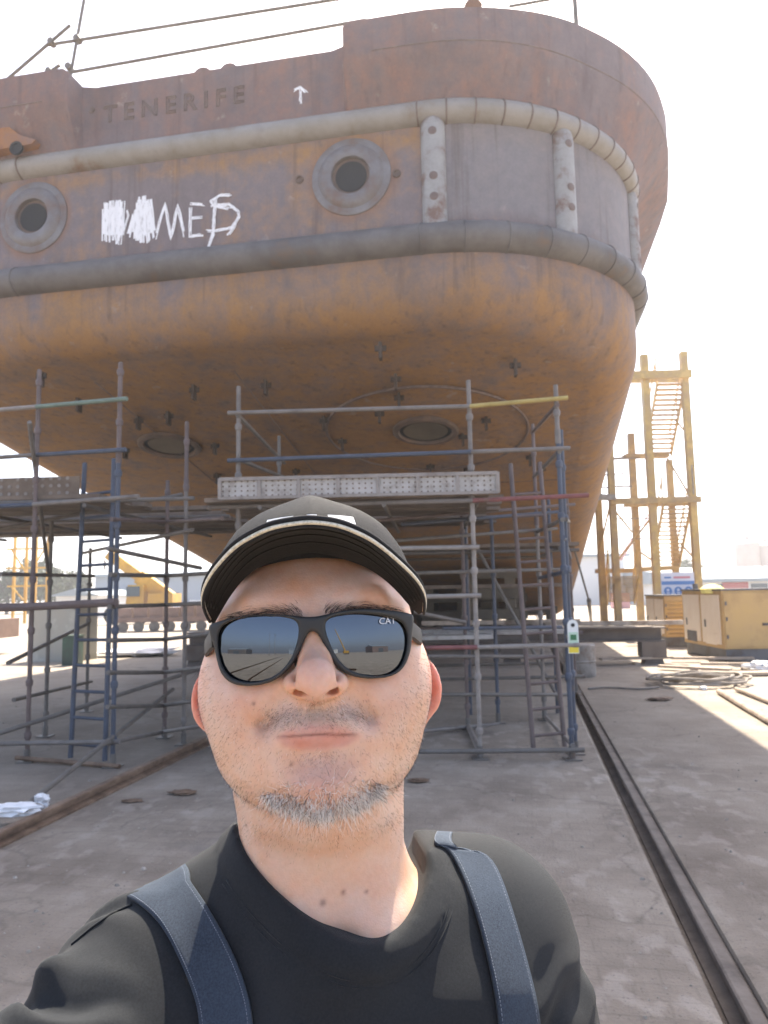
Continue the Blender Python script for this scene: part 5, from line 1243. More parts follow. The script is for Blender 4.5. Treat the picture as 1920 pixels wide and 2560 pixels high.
def lens(P):
    c = P.mean(0); n = len(P); R = 10; V = []; F = []
    def w_(q): return wcurve(q[0]) + .055 * (q[1] - .02) - 3.2 * (q[1] - .02) ** 2 - .0006
    for i in range(R + 1):
        for p in P:
            q = c + (p - c) * (1.035 * i / R); V.append((q[0], q[1], w_(q)))
    for i in range(R):
        for k in range(n): l = (k + 1) % n; F.append((i * n + k, i * n + l, (i + 1) * n + l, (i + 1) * n + k))
    me = lmesh('lens', np.array(V), [f for f in F], M['lens'], gl_o); return w_
wl_ = lens(LL); lens(RL)
for s in (-1, 1):
    t = LB(); x0 = FO_[:, 0].min() if s < 0 else FO_[:, 0].max(); x0 -= s * .0035
    P = [(x0, .030, wcurve(x0) - .001), (x0 + s * .0022, .030, wcurve(x0) - .006), (s * .0738, .026, .045), (s * .0765, .020, .010), (s * .079, .012, -.022), (s * .077, -.004, -.045)]
    ring = []
    hs = [.0055, .0058, .0055, .0045, .004, .004]
    for p, h in zip(P, hs):
        ring.append([np.array(p) + [dx * s, dy, 0] for dx, dy in ((-.0014, -h), (.0014, -h * .9), (.0018, 0), (.0014, h * .9), (-.0014, h))])
    t.grid(ring, closed_u=True); t.obj('temple', M['frame'], gl_o)
    b = LB(); b.box((s * .0772, .0165, .004), (.004, .0035, .010)); b.obj('temple_accent', M['t_acc'] if 't_acc' in M else M.setdefault('t_acc', mat('amber plastic', [(.65, .33, .03)], rough=.4, bump=0)), gl_o)
# small maker's word on the lens corner
def flat_text(txt, size):
    cu_ = bpy.data.curves.new('lettering', 'FONT'); cu_.body = txt; cu_.size = size; cu_.resolution_u = 3
    to = bpy.data.objects.new('lettering', cu_); COL.objects.link(to); bpy.context.view_layer.update()
    me = bpy.data.meshes.new_from_object(to.evaluated_get(bpy.context.evaluated_depsgraph_get()))
    v = np.array([q.co[:] for q in me.vertices]); f = [tuple(p.vertices) for p in me.polygons]; bpy.data.objects.remove(to); bpy.data.curves.remove(cu_); bpy.data.meshes.remove(me); return v, f
M['print'] = mat('pale lens print', [(.55, .57, .58)], rough=.5, bump=0)
v, f = flat_text('CAT', .0060); q0 = lens_uv([(1190, 832)])[0]
V = np.array([[q0[0] + x, q0[1] + y + .04 * x, 0] for x, y, z in v]); V[:, 2] = [wl_(p) + .0012 for p in V]; lmesh('lens_lettering', V, f, M['print'], gl_o, smooth=0)
# nose pads
for s in (-1, 1): b = LB(); b.lathe((s * .0105 - .0005, .012, .0755), (s * -.8, 0, .4), [(-.0015, .002), (-.001, .004), (.001, .004), (.0015, .002)], 12); b.obj('nose_pad', M['frame'], gl_o)

# ---- cap
def fabric(name, c, c2, scale, bump=.5, rough=.85, dist=.0006, rot=0.0):
    m = bpy.data.materials.new(name); m.use_nodes = True; n, l = NT(m); b = n['Principled BSDF']; tc = n.new('ShaderNodeTexCoord'); mp = n.new('ShaderNodeMapping'); l.new(tc.outputs['Object'], mp.inputs[0])
    mp.inputs['Rotation'].default_value = (rot, rot * .7, rot)
    t = n.new('ShaderNodeTexNoise'); t.inputs['Scale'].default_value = scale; t.inputs['Detail'].default_value = 4; l.new(mp.outputs[0], t.inputs[0])
    t2 = n.new('ShaderNodeTexNoise'); t2.inputs['Scale'].default_value = 14; t2.inputs['Detail'].default_value = 5; l.new(tc.outputs['Object'], t2.inputs[0])
    w1 = n.new('ShaderNodeTexWave'); w1.bands_direction = 'DIAGONAL'; w1.inputs['Scale'].default_value = scale * 1.1; w1.inputs['Distortion'].default_value = 1.5; w1.inputs['Detail'].default_value = 1; l.new(mp.outputs[0], w1.inputs[0])
    ad = n.new('ShaderNodeMath'); l.new(t.outputs[0], ad.inputs[0]); l.new(t2.outputs[0], ad.inputs[1]); hf = n.new('ShaderNodeMath'); hf.operation = 'MULTIPLY'; l.new(ad.outputs[0], hf.inputs[0]); hf.inputs[1].default_value = .5
    r = n.new('ShaderNodeValToRGB'); r.color_ramp.elements[0].position = .36; r.color_ramp.elements[1].position = .64; r.color_ramp.elements[0].color = (*c, 1); r.color_ramp.elements[1].color = (*c2, 1)
    l.new(hf.outputs[0], r.inputs[0]); l.new(r.outputs[0], b.inputs['Base Color']); b.inputs['Roughness'].default_value = rough; b.inputs['Specular IOR Level'].default_value = .25
    b.inputs['Sheen Weight'].default_value = .06; b.inputs['Sheen Roughness'].default_value = .4
    a2 = n.new('ShaderNodeMath'); l.new(w1.outputs['Fac'], a2.inputs[0]); l.new(t.outputs[0], a2.inputs[1])
    bp = n.new('ShaderNodeBump'); bp.inputs['Strength'].default_value = bump; bp.inputs['Distance'].default_value = dist; l.new(a2.outputs[0], bp.inputs['Height']); l.new(bp.outputs[0], b.inputs['Normal']); return m
M['cap'] = fabric('black cap twill', (.009, .010, .012), (.020, .022, .026), 900)
M['under'] = fabric('black underbrim cloth', (.010, .010, .010), (.017, .017, .017), 700)
M['stripe'] = mat('pale reflective piping', [(.40, .38, .30), (.58, .55, .45)], 500, .4, .2, .3, 700, lo=.4, hi=.55, bdist=.0005)
M['logo'] = mat('white cap embroidery', [(.62, .63, .64), (.78, .79, .80)], 300, .7, 0, .5, 900, bdist=.0005)
cap_o = None
def crown(th, f):
    u0, w0, v0 = .0795 * math.sin(th), -.013 + .090 * math.cos(th), .051 + .033 * math.cos(th)
    ph = f * math.pi / 2; rho = math.cos(ph) ** .92; top = .1355
    v = v0 + (top - v0) * math.sin(ph) ** .98
    seam = math.exp(-(math.sin(th) / .035) ** 2) * (math.cos(th) > 0)
    for k in (1, 2, 4, 5): seam += .6 * math.exp(-((((th - k * math.pi / 3 + math.pi) % (2 * math.pi)) - math.pi) / .03) ** 2)
    front = max(0, math.cos(th)) ** 2
    k = 1 + .012 * seam * math.sin(ph * 2) + .10 * front * math.sin(ph * 2) * (1 - abs(math.sin(th))) 
    return np.array([u0 * rho * k, v + .004 * front * math.exp(-(math.sin(th) / .35) ** 2) * math.sin(ph), -.012 + (w0 + .012) * rho * k])
def build_cap():
    global cap_o
    g = LB(); ths = np.linspace(-math.pi, math.pi, 145); fs = np.linspace(0, 1, 25)
    g.grid([[crown(t, f) for t in ths] for f in fs]); cap_o = g.obj('cap', M['cap'], smooth=180)
    g = LB(); g.lathe(crown(0, 1) + [0, -.001, 0], (0, 1, 0), [(0, .007), (.003, .006), (.005, .002)], 14); g.obj('button', M['cap'], cap_o)
    ins = [(536, 1560), (552, 1530), (575, 1490), (612, 1443), (655, 1412), (710, 1394), (777, 1386), (850, 1395), (910, 1415), (955, 1443), (995, 1480), (1025, 1518), (1046, 1536)]
    out = [(524, 1550), (503, 1518), (506, 1478), (530, 1432), (590, 1365), (672, 1322), (772, 1306), (852, 1316), (930, 1351), (990, 1400), (1048, 1456), (1068, 1500), (1060, 1530)]
    def rs(P, n):
        P = np.array(P, float); d = np.r_[0, np.cumsum(np.linalg.norm(np.diff(P, axis=0), axis=1))]; t = np.linspace(0, d[-1], n); 
        Q = np.stack([np.interp(t, d, P[:, i]) for i in (0, 1)], 1)
        for _ in range(6): Q[1:-1] = .25 * Q[:-2] + .5 * Q[1:-1] + .25 * Q[2:]
        return Q
    n = 61; I, O = rs(ins, n), rs(out, n); rows = []
    for s in np.linspace(0, 1, 13):
        row = []
        for k in range(n):
            t = abs(2 * k / (n - 1) - 1); wi = .074 - .040 * t ** 2.2; wo = .128 - .088 * t ** 2.4
            a = lp(*I[k], wi); b = lp(*O[k], wo); p = a + (b - a) * s; p[1] += .006 * math.sin(math.pi * s) * (1 - t ** 2); row.append(p)
        rows.append(row)
    R = np.array(rows); lo_ = LB(); lo_.grid(R); lo_.obj('brim_underside', M['under'], cap_o, smooth=180)
    T = R.copy(); N = np.zeros_like(T); N[..., 1] = 1; T += N * .0035; tp = LB(); tp.grid(T); tp.grid([R[-1], T[-1]]); tp.grid([R[0], T[0]]); tp.obj('brim', M['cap'], cap_o, smooth=60)
    e = LB(); e.tube(R[-1] + [0, .0006, .0004], .0014, 8); e.obj('brim_piping', M['stripe'], cap_o, smooth=180)
    e = LB(); e.tube(T[-1] + [0, .0002, .0003], .0015, 8); e.tube(R[-1] + [0, -.0012, -.0012], .0011, 8); e.obj('brim_edge', M['cap'], cap_o, smooth=180)
    for rr in (3, 5, 7, 9):
        e = LB(); e.tube(R[rr][3:-3] + [0, -.0004, 0], .0006, 5); e.obj('brim_stitch_row', M['under'], cap_o, smooth=180)
    sw = LB()                                              # sweat band inside the rim
    sw.grid([[crown(t, 0) * [.985, 1, .985] + [0, -.004, 0] for t in ths], [crown(t, .06) * [.975, 1, .975] for t in ths]]); sw.obj('sweat_band', M['under'], cap_o, smooth=180)
    # front letters laid on the crown
    def put(quads):
        g = LB()
        for Q in quads:
            Q = np.array(Q, float); P = []
            for i in range(9):
                row = []
                for j in range(9):
                    a, b = i / 8, j / 8; x, y = (Q[0] * (1 - a) + Q[1] * a) * (1 - b) + (Q[3] * (1 - a) + Q[2] * a) * b
                    th = x / .080; lo, hi = 0.0, .9
                    for _ in range(22):
                        m_ = (lo + hi) / 2
                        if crown(th, m_)[1] < y: lo = m_
                        else: hi = m_
                    p = crown(th, lo); row.append(p + unit(p - np.array([0, .06, -.02])) * .0012)
                P.append(row)
            g.grid(P)
        return g
    y0, y1 = .088, .1095; tb = .0062
    Tq = [[(.0125, y1 - tb), (.0335, y1 - tb), (.0335, y1), (.0125, y1)], [(.0195, y0), (.0265, y0), (.0265, y1 - tb), (.0195, y1 - tb)]]
    Aq = [[(-.010, y0), (-.0035, y0), (.0035, y1), (-.0025, y1)], [(.0055, y0), (.012, y0), (.0045, y1), (-.001, y1)], [(-.006, y0 + .004), (.009, y0 + .004), (.0065, y0 + .009), (-.0035, y0 + .009)]]
    Cq = [[(-.0335, y0), (-.027, y0), (-.027, y1), (-.0335, y1)], [(-.027, y1 - tb), (-.012, y1 - tb), (-.012, y1), (-.027, y1)], [(-.027, y0), (-.012, y0), (-.012, y0 + tb), (-.027, y0 + tb)], [(-.018, y1 - tb - .004), (-.012, y1 - tb - .004), (-.012, y1 - tb), (-.018, y1 - tb)]]
    for q in (Cq, Aq, Tq): put(q).obj('cap_lettering', M['logo'], cap_o, smooth=0)
build_cap()

# ---- shirt
NECK = [(575, 1995, -.065), (585, 2040, -.05), (604, 2105, -.03), (660, 2192, -.005), (755, 2282, .013), (850, 2335, .02), (930, 2356, .022), (1000, 2332, .018), (1045, 2275, .008), (1072, 2190, -.015), (1056, 2110, -.045), (1026, 2035, -.066), (1026, 1700, -.06), (575, 1700, -.06)]
def build_shirt():
    c = .01; S_ = Field((-.31, -.80, -.21), (.31, -.085, .30), .0042); e, cp = S_.ell, S_.cap
    S_.f = e((1 * c, -34 * c, -6.8 * c), (16.8 * c, 20 * c, 10.4 * c)); A = S_.add
    A(e((1 * c, -55 * c, -6 * c), (17.5 * c, 20 * c, 13 * c)), .06); A(e((1 * c, -72 * c, -6.5 * c), (16.5 * c, 12 * c, 11.5 * c)), .05)
    A(e((1.0 * c, -24.5 * c, -5.7 * c), (17.4 * c, 8.9 * c, 8.9 * c)), .05)
    A(cp((.3 * c, -15.8 * c, -5.6 * c), (.6 * c, -18 * c, -6.0 * c), .066, .076), .03)
    for sg in (-1, 1):
        A(cp((1 * c + sg * 1.3 * c, -18.6 * c, .7 * c), ((1 + sg * 8) * c, -17.4 * c, -2.9 * c), .0145, .0145), .03); A(cp((sg * 4.6 * c, -8 * c, -4 * c), (1 * c + sg * 2.2 * c, -18.2 * c, .3 * c), .017, .014), .03)
    A(cp((4 * c, -15.6 * c, -7 * c), (12.2 * c, -18.6 * c, -9 * c), .047, .046), .04); A(e((13.4 * c, -20.6 * c, -9 * c), (5.6 * c, 5.6 * c, 6.0 * c)), .035)
    A(cp((13.6 * c, -21.2 * c, -9 * c), (22.3 * c, -47 * c, -5 * c), .054, .052), .035)
    A(cp((-3 * c, -15.2 * c, -6.5 * c), (-11 * c, -19.6 * c, -7.2 * c), .050, .052), .04); A(e((-14.3 * c, -23.2 * c, -5 * c), (6.3 * c, 6.3 * c, 6.8 * c)), .04)
    A(cp((-14.5 * c, -23.6 * c, -4 * c), (-21.5 * c, -30.5 * c, 17 * c), .058, .054), .04)
    # sleeve folds
    for k, (a, b) in enumerate((((-18.5, -18.6, -1), (-10.5, -28.5, 2.5)), ((-20.5, -20.6, 2.5), (-12.0, -31, 5.5)), ((-22.5, -22.8, 6), (-14, -33.5, 8.5)), ((-24, -25.5, 9.5), (-17, -35, 11.5)))):
        A(cp(np.array(a) * c, np.array(b) * c, .011 + .003 * (k % 2), .014), .016)
    for a, b in (((19.0, -24.5, -4.8), (12.5, -31.5, 1.0)), ((20.6, -28.5, -4.2), (14.5, -37, 0.5)), ((22, -33, -3.5), (17.5, -41, -1))): A(cp(np.array(a) * c, np.array(b) * c, .008, .011), .016)
    poly = np.array([lp(x, y, w)[:2] for x, y, w in NECK]); poly = smooth_poly(poly, 2); X, Y = S_.x[:, :, 0], S_.y[:, :, 0]; d2 = polysdf(poly, X, Y)[:, :, None].astype(np.float32)
    fr = (S_.z > -.12)
    S_.f -= np.where(fr, .0016 * np.clip((.021 - d2) / .003, 0, 1), 0); S_.f += .0012 * np.exp(-((d2 - .0225) / .003) ** 2)
    f = smax(S_.f, -d2, .003); f = np.maximum(f, -(S_.f + .006)) if False else f
    f = np.where(S_.x > .03, smax(f, S_.y + .129, .006), f)
    S_.f = f; V, F = S_.mesh(1)
    # inside of the collar opening is removed where it would cap the neck
    cen = V[F].mean(1); N = vnormals(V, F)
    rs = np.random.default_rng(3); d = np.zeros(len(V))
    for _ in range(26):
        k = rs.normal(0, 1, 3); k = k / np.linalg.norm(k) * rs.uniform(25, 110); d += np.sin(V @ k + rs.uniform(0, 6.28)) * 22 / np.linalg.norm(k)
    ua = np.clip((-V[:, 0] - .115) / .04, 0, 1); s1 = V @ unit([-.30, -.28, .91]); wv = .006 * np.sin(V @ np.array([40, -55, 20])) + .004 * np.sin(V @ np.array([-90, 30, 70])); f1 = np.sin((s1 + wv) * 2 * math.pi / .031)
    ub = np.clip((V[:, 0] - .115) / .04, 0, 1) * np.clip((-V[:, 1] - .20) / .05, 0, 1); s2 = V @ unit([.55, -.80, .25]); f2 = np.sin((s2 + wv) * 2 * math.pi / .042)
    V = V + N * (ua * .0042 * np.sign(f1) * np.abs(f1) ** 1.3 * (.6 + .4 * np.sin(s1 * 60)) + ub * .0032 * f2)[:, None]
    V = V + N * (d * .0006 * np.clip((V[:, 1] * -1 - .14) / .06, .15, 1))[:, None]
    return V, F, poly
SV, SF, NPOLY = build_shirt()
_c = SV[SF].mean(1); _d = polysdf(NPOLY, _c[:, 0].astype(np.float32), _c[:, 1].astype(np.float32)); SF = SF
M['shirt'] = fabric('black cotton shirt', (.0115, .0138, .0165), (.020, .0235, .0275), 650, .35, .9)
shirt_o = lmesh('shirt', SV, SF, M['shirt'])
from mathutils.bvhtree import BVHTree
SB = BVHTree.FromPolygons([Vector(p) for p in l2w(SV)], [tuple(int(i) for i in q) for q in SF])
def on_shirt(px, py, off=.003):
    d = Vector(unit(ray(px, py))); h = SB.ray_cast(Vector(CAM), d)
    if h[0] is None:
        h = SB.find_nearest(Vector(CAM + np.array(d) * .6)); return np.array(h[0]) + np.array(h[1]) * off
    n = h[1] if h[1].dot(d) < 0 else -h[1]
    return np.array(h[0] + n * off)
def near_shirt(P, off=.003):
    h = SB.find_nearest(Vector(P)); n = np.array(h[1]); v = np.array(P) - np.array(h[0])
    if n @ v < 0 and np.linalg.norm(v) > .002 and False: n = -n
    return np.array(h[0]) + n * off
M['denim'] = fabric('grey blue denim', (.020, .031, .048), (.046, .066, .096), 800, .5, .85)
M['thread'] = mat('strap stitching', [(.16, .19, .24), (.08, .1, .13)], 200, .8, bump=0)
def strap(Lp, Rp, back):
    def rs(P, n):
        P = np.array(P, float); d = np.r_[0, np.cumsum(np.linalg.norm(np.diff(P, axis=0), axis=1))]; t = np.linspace(0, d[-1], n); return np.stack([np.interp(t, d, P[:, i]) for i in (0, 1)], 1)
    n, m = 24, 9; A, B = rs(Lp, n), rs(Rp, n); rows = []
    for i in range(n): rows.append([on_shirt(*(A[i] + (B[i] - A[i]) * j / (m - 1)), .0035) for j in range(m)])
    P = np.array(rows)
    # over the shoulder and down the back
    for _ in range(5):
        P[1:-1] = .25 * P[:-2] + .5 * P[1:-1] + .25 * P[2:]; P[:, 1:-1] = .25 * P[:, :-2] + .5 * P[:, 1:-1] + .25 * P[:, 2:]
    bk = []
    def cast(o, d):
        h = SB.ray_cast(Vector(o), Vector(d)); return None if h[0] is None else np.array(h[0]) - d * .0035
    last = P[0].copy(); tl = w2l(P[0])
    for k in range(1, 7):
        row = []
        for q, b_ in zip(tl, last):
            c = cast(l2w([q[0] + .004 * k * np.sign(q[0]), .0, q[2] - .013 * k]), -hv); row.append(b_ - hw * .013 - hv * .003 if c is None or w2l(c)[1] < w2l(b_)[1] - .03 else c)
        last = np.array(row); bk.append(last)
    ll = w2l(last)
    for k in range(1, 16):
        row = []
        for q in ll:
            c = cast(l2w([q[0] * (1 - .02 * k), q[1] - .022 * k, -.40]), hw); row.append(last[len(row)] - hv * .02 if c is None else c)
        last = np.array(row); bk.append(last)
    dn = []; cur = P[-1].copy(); stp = (P[-1] - P[-4]).mean(0) / 3
    for k in range(14):
        cur = np.array([near_shirt(q + hv * -.02 + hu * np.sign(-stp @ hu) * .0 + hw * .004, .0035) for q in cur]); dn.append(cur.copy())
    P = np.vstack([np.array(bk[::-1]), P, np.array(dn)])
    for _ in range(6): P[1:-1] = .25 * P[:-2] + .5 * P[1:-1] + .25 * P[2:]
    a, b = P.shape[:2]; V = w2l(P.reshape(-1, 3)); F = [(i * b + j, i * b + j + 1, (i + 1) * b + j + 1, (i + 1) * b + j) for i in range(a - 1) for j in range(b - 1)]
    o = lmesh('overall_strap', V, F, M['denim']); md = o.modifiers.new('thickness', 'SOLIDIFY'); md.thickness = .0026; md.offset = -.3
    vn = np.array([q.normal[:] for q in o.data.vertices]).reshape(a, b, 3); sg = 1 if (vn.reshape(-1, 3) @ -unit(ray(790, 2300))).mean() > 0 else -1
    for j0, j1, q in ((0, 1, .55), (b - 1, b - 2, .55)):
        g = MB(); L_ = P[:, j0] * (1 - q) + P[:, j1] * q + vn[:, j0] * sg * .0014
        for i in range(6, a - 3):
            for t0 in (.05, .38, .71): x, y = L_[i] + (L_[i + 1] - L_[i]) * t0, L_[i] + (L_[i + 1] - L_[i]) * (t0 + .22); g.tube([x, y], .00045, 5)
        lmesh('stitching', w2l(np.vstack(g.v)), g.f, M['thread'], o)
    return o
Zl = lambda x, y: (x / 1.728, y / 1.728 + 1950); Zr = lambda x, y: (x / 1.728 + 960, y / 1.728 + 1950)
strap([Zl(*q) for q in ((548, 512), (625, 555), (700, 628), (762, 750), (830, 900), (880, 1054))], [Zl(*q) for q in ((742, 365), (805, 412), (880, 505), (960, 640), (1040, 790), (1090, 960), (1110, 1054))], None)
strap([Zr(*q) for q in ((196, 165), (260, 270), (340, 440), (400, 620), (450, 820), (490, 1054))], [Zr(*q) for q in ((372, 182), (430, 262), (500, 430), (560, 620), (610, 820), (665, 1054))], None)
def seam(pts, r=.0016, n=40):
    P = np.array(pts, float); d = np.r_[0, np.cumsum(np.linalg.norm(np.diff(P, axis=0), axis=1))]; t = np.linspace(0, d[-1], n)
    Q = np.array([on_shirt(np.interp(a, d, P[:, 0]), np.interp(a, d, P[:, 1]), .0004) for a in t]); g = MB(); g.tube(Q, r, 6); lmesh('seam', w2l(np.vstack(g.v)), g.f, M['shirt'], shirt_o)
seam([(330, 2262), (280, 2285), (230, 2320), (180, 2362)], .0010)


def collar():
    n = len(NPOLY); tn = np.roll(NPOLY, -1, 0) - np.roll(NPOLY, 1, 0); tn /= np.linalg.norm(tn, axis=1)[:, None]; ar = np.sum(NPOLY[:, 0] * np.roll(NPOLY[:, 1], -1) - NPOLY[:, 1] * np.roll(NPOLY[:, 0], -1)); nn = np.stack([tn[:, 1], -tn[:, 0]], 1) * np.sign(ar)
    for off, r in ((.0215, .0007), (.0255, .0005)):
        pts = []
        for p, q in zip(NPOLY, nn):
            c = p + q * off
            if p[1] > -.118: continue
            o = l2w([c[0], c[1], .3]); h = SB.ray_cast(Vector(o), Vector(-hw))
            if h[0] is not None: pts.append(np.array(h[0]) + hw * .0004)
        P = np.array(pts); k = int(np.argmax(np.linalg.norm(np.roll(P, -1, 0) - P, axis=1))); P = np.roll(P, -(k + 1), 0)
        for _ in range(4): P[1:-1] = .25 * P[:-2] + .5 * P[1:-1] + .25 * P[2:]
        g = MB(); g.tube(P, r, 6); lmesh('collar_seam', w2l(np.vstack(g.v)), g.f, M['shirt'], shirt_o)
collar()
# ---- overalls below the chest, boots, the arm that holds the phone
def build_overalls():
    c = .01; O = Field((-.24, -1.02, -.26), (.26, -.36, .14), .0065); e, cp = O.ell, O.cap
    O.f = e((1 * c, -55 * c, -6 * c), (18.3 * c, 20.8 * c, 13.8 * c)); O.add(e((1 * c, -72 * c, -6.5 * c), (17.5 * c, 13 * c, 12.6 * c)), .05); O.add(e((1 * c, -34 * c, -6.8 * c), (17.4 * c, 20.6 * c, 11.1 * c)), .05)
    for s in (-1, 1): O.add(cp(((1 + s * 8) * c, -78 * c, -7 * c), ((1 + s * 10) * c, -104 * c, -9 * c), .098, .085), .05)
    top = -.54 + .10 * np.clip((.115 - np.abs(O.x - .01)) / .02, 0, 1) * (O.z > -.06)
    O.f = smax(O.f, O.y - top, .006); V, F = O.mesh(1); return V, F
V, F = build_overalls(); lmesh('overalls', V, F, M['denim'])
hipw = l2w((.01, -.95, -.085)); g = MB()
for s in (-1, 1):
    A_ = l2w((.01 + s * .10, -.93, -.085)); foot = np.array([hipw[0] + s * .13, hipw[1] + .05, .06]); kn = (A_ + foot) / 2 + [0, -.01, 0]
    g = MB(); g.tube([A_, kn, foot], [.09, .075, .065], 16); g.build('trouser_leg', M['denim'], PERSON, smooth=60)
    b = MB(); fx, fy = foot[0], foot[1]
    prof = [(-.10, .045, .09), (-.06, .052, .11), (.0, .052, .12), (.06, .052, .085), (.12, .05, .07), (.16, .038, .055), (.18, .015, .035)]
    b.grid([[(fx + w_ * math.cos(t), fy - d_, max(.004, h_ / 2 + h_ / 2 * math.sin(t))) for t in np.linspace(0, 2 * math.pi, 17)[:-1]] for d_, w_, h_ in prof], closed_u=True); b.build('boot', M['frame'], PERSON, smooth=60)
# hanging forearm and hand
def chain(Fd, pts, rad, k):
    for i in range(len(pts) - 1): Fd.add(Fd.cap(pts[i], pts[i + 1], rad[i], rad[i + 1]), k)
def build_hand_down():
    Hn = Field((.19, -.76, -.11), (.30, -.42, .08), .003)
    chain(Hn, [(.228, -.44, -.05), (.243, -.58, -.02)], [.045, .030], .01); Hn.add(Hn.ell((.245, -.625, -.012), (.022, .045, .040)), .02)
    for i in range(4):
        z = .018 - .019 * i; L = (.075, .085, .080, .062)[i]; chain(Hn, [(.246, -.655, z - .012), (.243, -.655 - L * .5, z - .008), (.236, -.655 - L, z - .006)], [.0095, .0085, .007], .004)
    chain(Hn, [(.24, -.605, .018), (.232, -.635, .040), (.228, -.665, .044)], [.013, .0105, .008], .008); return Hn.mesh(1)
# arm reaching to the phone: phone frame = picture right, picture up, away from the lens
PF = np.array([cr, cu, fw]); PC = CAM - cu * .058 - fw * .006
def p2w(P): return np.asarray(P, float) @ PF + PC
def build_arm():
    el = (l2w((-.212, -.302, .165)) - PC) @ PF.T; wr = np.array([-.075, -.125, -.030])
    lo = np.minimum(el, (-.09, -.2, -.07)) - .06; hi = np.array([.07, .02, max(el[2], .03) + .05]); Af = Field(lo, hi, .0042)
    chain(Af, [el, el * .4 + wr * .6, wr], [.046, .040, .029], .02)
    chain(Af, [wr, (-.058, -.075, -.036)], [.028, .030], .02); Af.add(Af.ell((-.040, -.070, -.034), (.030, .044, .020)), .015)
    for i in range(4):
        y = -.035 - .020 * i; chain(Af, [(-.035, y, -.034), (.010, y + .004, -.024), (.036, y + .002, -.018), (.046, y, -.004)], [.0105, .0098, .009, .0078], .004)
    chain(Af, [(-.055, -.075, -.028), (-.050, -.045, -.004), (-.040, -.022, .009)], [.014, .0115, .009], .008)
    V, F = Af.mesh(1); return V, F
V1, F1 = build_arm(); V2, F2 = build_hand_down()
def join_body():
    me = body_o.data; V0 = np.array([q.co[:] for q in me.vertices]); F0 = [tuple(p.vertices) for p in me.polygons]
    A1 = p2w(V1) - PL; A2 = l2w(V2) - PL; n0, n1 = len(V0), len(V1)
    V = np.vstack([V0, A1, A2]); F = F0 + [tuple(int(i) + n0 for i in q) for q in F1] + [tuple(int(i) + n0 + n1 for i in q) for q in F2]
    tone = np.vstack([head_colour(), np.tile([.55, .36, .26], (len(A1) + len(A2), 1))]); m2 = bpy.data.meshes.new('body'); m2.from_pydata(V.tolist(), [], F); m2.update(); m2.materials.append(M['skin'])
    m2.polygons.foreach_set('use_smooth', [True] * len(m2.polygons)); at_ = m2.color_attributes.new('tone', 'FLOAT_COLOR', 'POINT'); at_.data.foreach_set('color', np.hstack([tone, np.ones((len(tone), 1))]).astype(np.float32).ravel()); body_o.data = m2; bpy.data.meshes.remove(me)
join_body()
ph_ = empty('smartphone', PC, 'dark smartphone held up in the outstretched hand, mirrored in the sunglasses', 'phone'); fr = PF
g = MB(); n = 8; P = []
for (sx, sy) in ((1, 1), (-1, 1), (-1, -1), (1, -1)):
    a0 = {(1, 1): 0, (-1, 1): 90, (-1, -1): 180, (1, -1): 270}[(sx, sy)]
    for k in range(n): a = R_(a0 + 90 * k / (n - 1)); P.append(PC + cr * (sx * .028 + .010 * math.cos(a)) + cu * (sy * .068 + .010 * math.sin(a)) - fw * .004)
g.prism(P, fw * .008); g.build('phone_case', M['frame'], ph_)
M['screen'] = mat('dark glass screen', [(.02, .022, .025)], rough=.05, bump=0); MB().box(PC + fw * .0043, (.070, .148, .0004), np.array([cr, cu, fw])).build('screen', M['screen'], ph_)

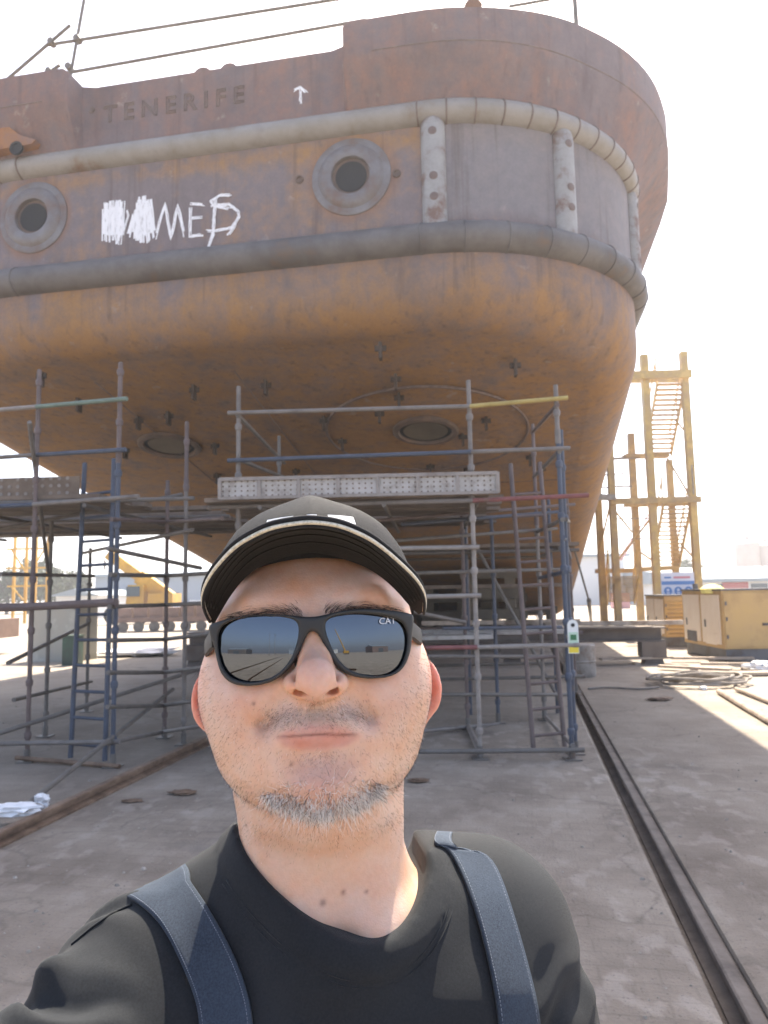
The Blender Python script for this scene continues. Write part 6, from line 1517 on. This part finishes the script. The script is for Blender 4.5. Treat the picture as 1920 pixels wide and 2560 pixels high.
# ---- the yard behind the photographer, which the sunglasses mirror
def shed(label, x, y, lx, ly, h, wall, seed):
    rt = empty('warehouse', (x, y, 0), label, 'warehouse'); MB().box((x, y, h / 2), (lx, ly, h)).build('wall', M[wall], rt)
    MB().prism([(x - lx / 2 - .3, y - ly / 2 - .3, h), (x - lx / 2 - .3, y + ly / 2 + .3, h), (x - lx / 2 - .3, y, h + ly * .12)], (lx + .6, 0, 0)).build('roof', M['roof'], rt); MB().box((x, y + ly / 2 + .04, h * .35), (lx * .3, .08, h * .7)).build('door', M['glass'], rt)
shed('dark warehouse mirrored at the outer edge of the sunglasses', -150, -150, 60, 20, 7, 'cradle', 1); shed('low grey warehouse mirrored in the middle of the sunglasses', -20, -240, 60, 24, 9, 'hang', 2); shed('pale warehouse mirrored near the nose side of the sunglasses', 60, -230, 50, 24, 8, 'whit', 3); shed('rusty shed mirrored in the right lens of the sunglasses', 95, -85, 34, 14, 6, 'wag', 4)
for k, (x, y, h, lab) in enumerate(((-30, -62, 13, 'tall lamp mast mirrored in the sunglasses, left one of two'), (-26, -64, 13, 'tall lamp mast mirrored in the sunglasses, right one of two'))):
    m_ = empty('lamp_mast', (x, y, 0), lab, 'lamp mast'); MB().tube([(x, y, 0), (x, y, h)], [.18, .08], 10).build('pole', M['gal'], m_); MB().box((x, y, h + .15), (1.2, .4, .25)).build('lamp_head', M['gal'], m_)
yc_ = empty('mobile_crane', (30, -60, 0), 'yellow crane with a raised boom mirrored in the right lens', 'crane'); MB().tube([(30, -60, 1.8), (24, -66, 17)], [.5, .3], 8).build('boom', M['cy'], yc_); MB().box((30.5, -60, 1.5), (4.5, 2.4, 1.6)).build('crane_body', M['cy'], yc_)
for k in range(3): MB().lathe((29 + 1.5 * k, -58.7, .5), (0, 1, 0), [(0, .5), (.3, .5)], 16).build('wheel', M['black'], yc_)
for s_ in (-6.2, 3.4, 6.2): rail('crane_rail', s_, -90, -6, 0, .10, {-6.2: 'rail on the yard mirrored in the sunglasses, outermost of the left side', 3.4: 'rail on the yard mirrored in the sunglasses, inner one on the right', 6.2: 'rail on the yard mirrored in the sunglasses, outermost of the right side'}[s_])
# ------------------------------------------------------------------ added haze standing in for lens veil
def build_haze():
    m = bpy.data.materials.new('added haze'); m.use_nodes = True; n, l = NT(m); n.remove(n['Principled BSDF']); v = n.new('ShaderNodeVolumePrincipled')
    v.inputs['Density'].default_value = HAZE; v.inputs['Anisotropy'].default_value = .45; v.inputs['Color'].default_value = (.97, .98, 1.0, 1); l.new(v.outputs[0], n['Material Output'].inputs['Volume'])
    o = MB().box((0, -20, 24), (1990, 2000, 50)).build('haze', m, smooth=0); tag(o, kind='stuff')
HAZE = .002
build_haze()
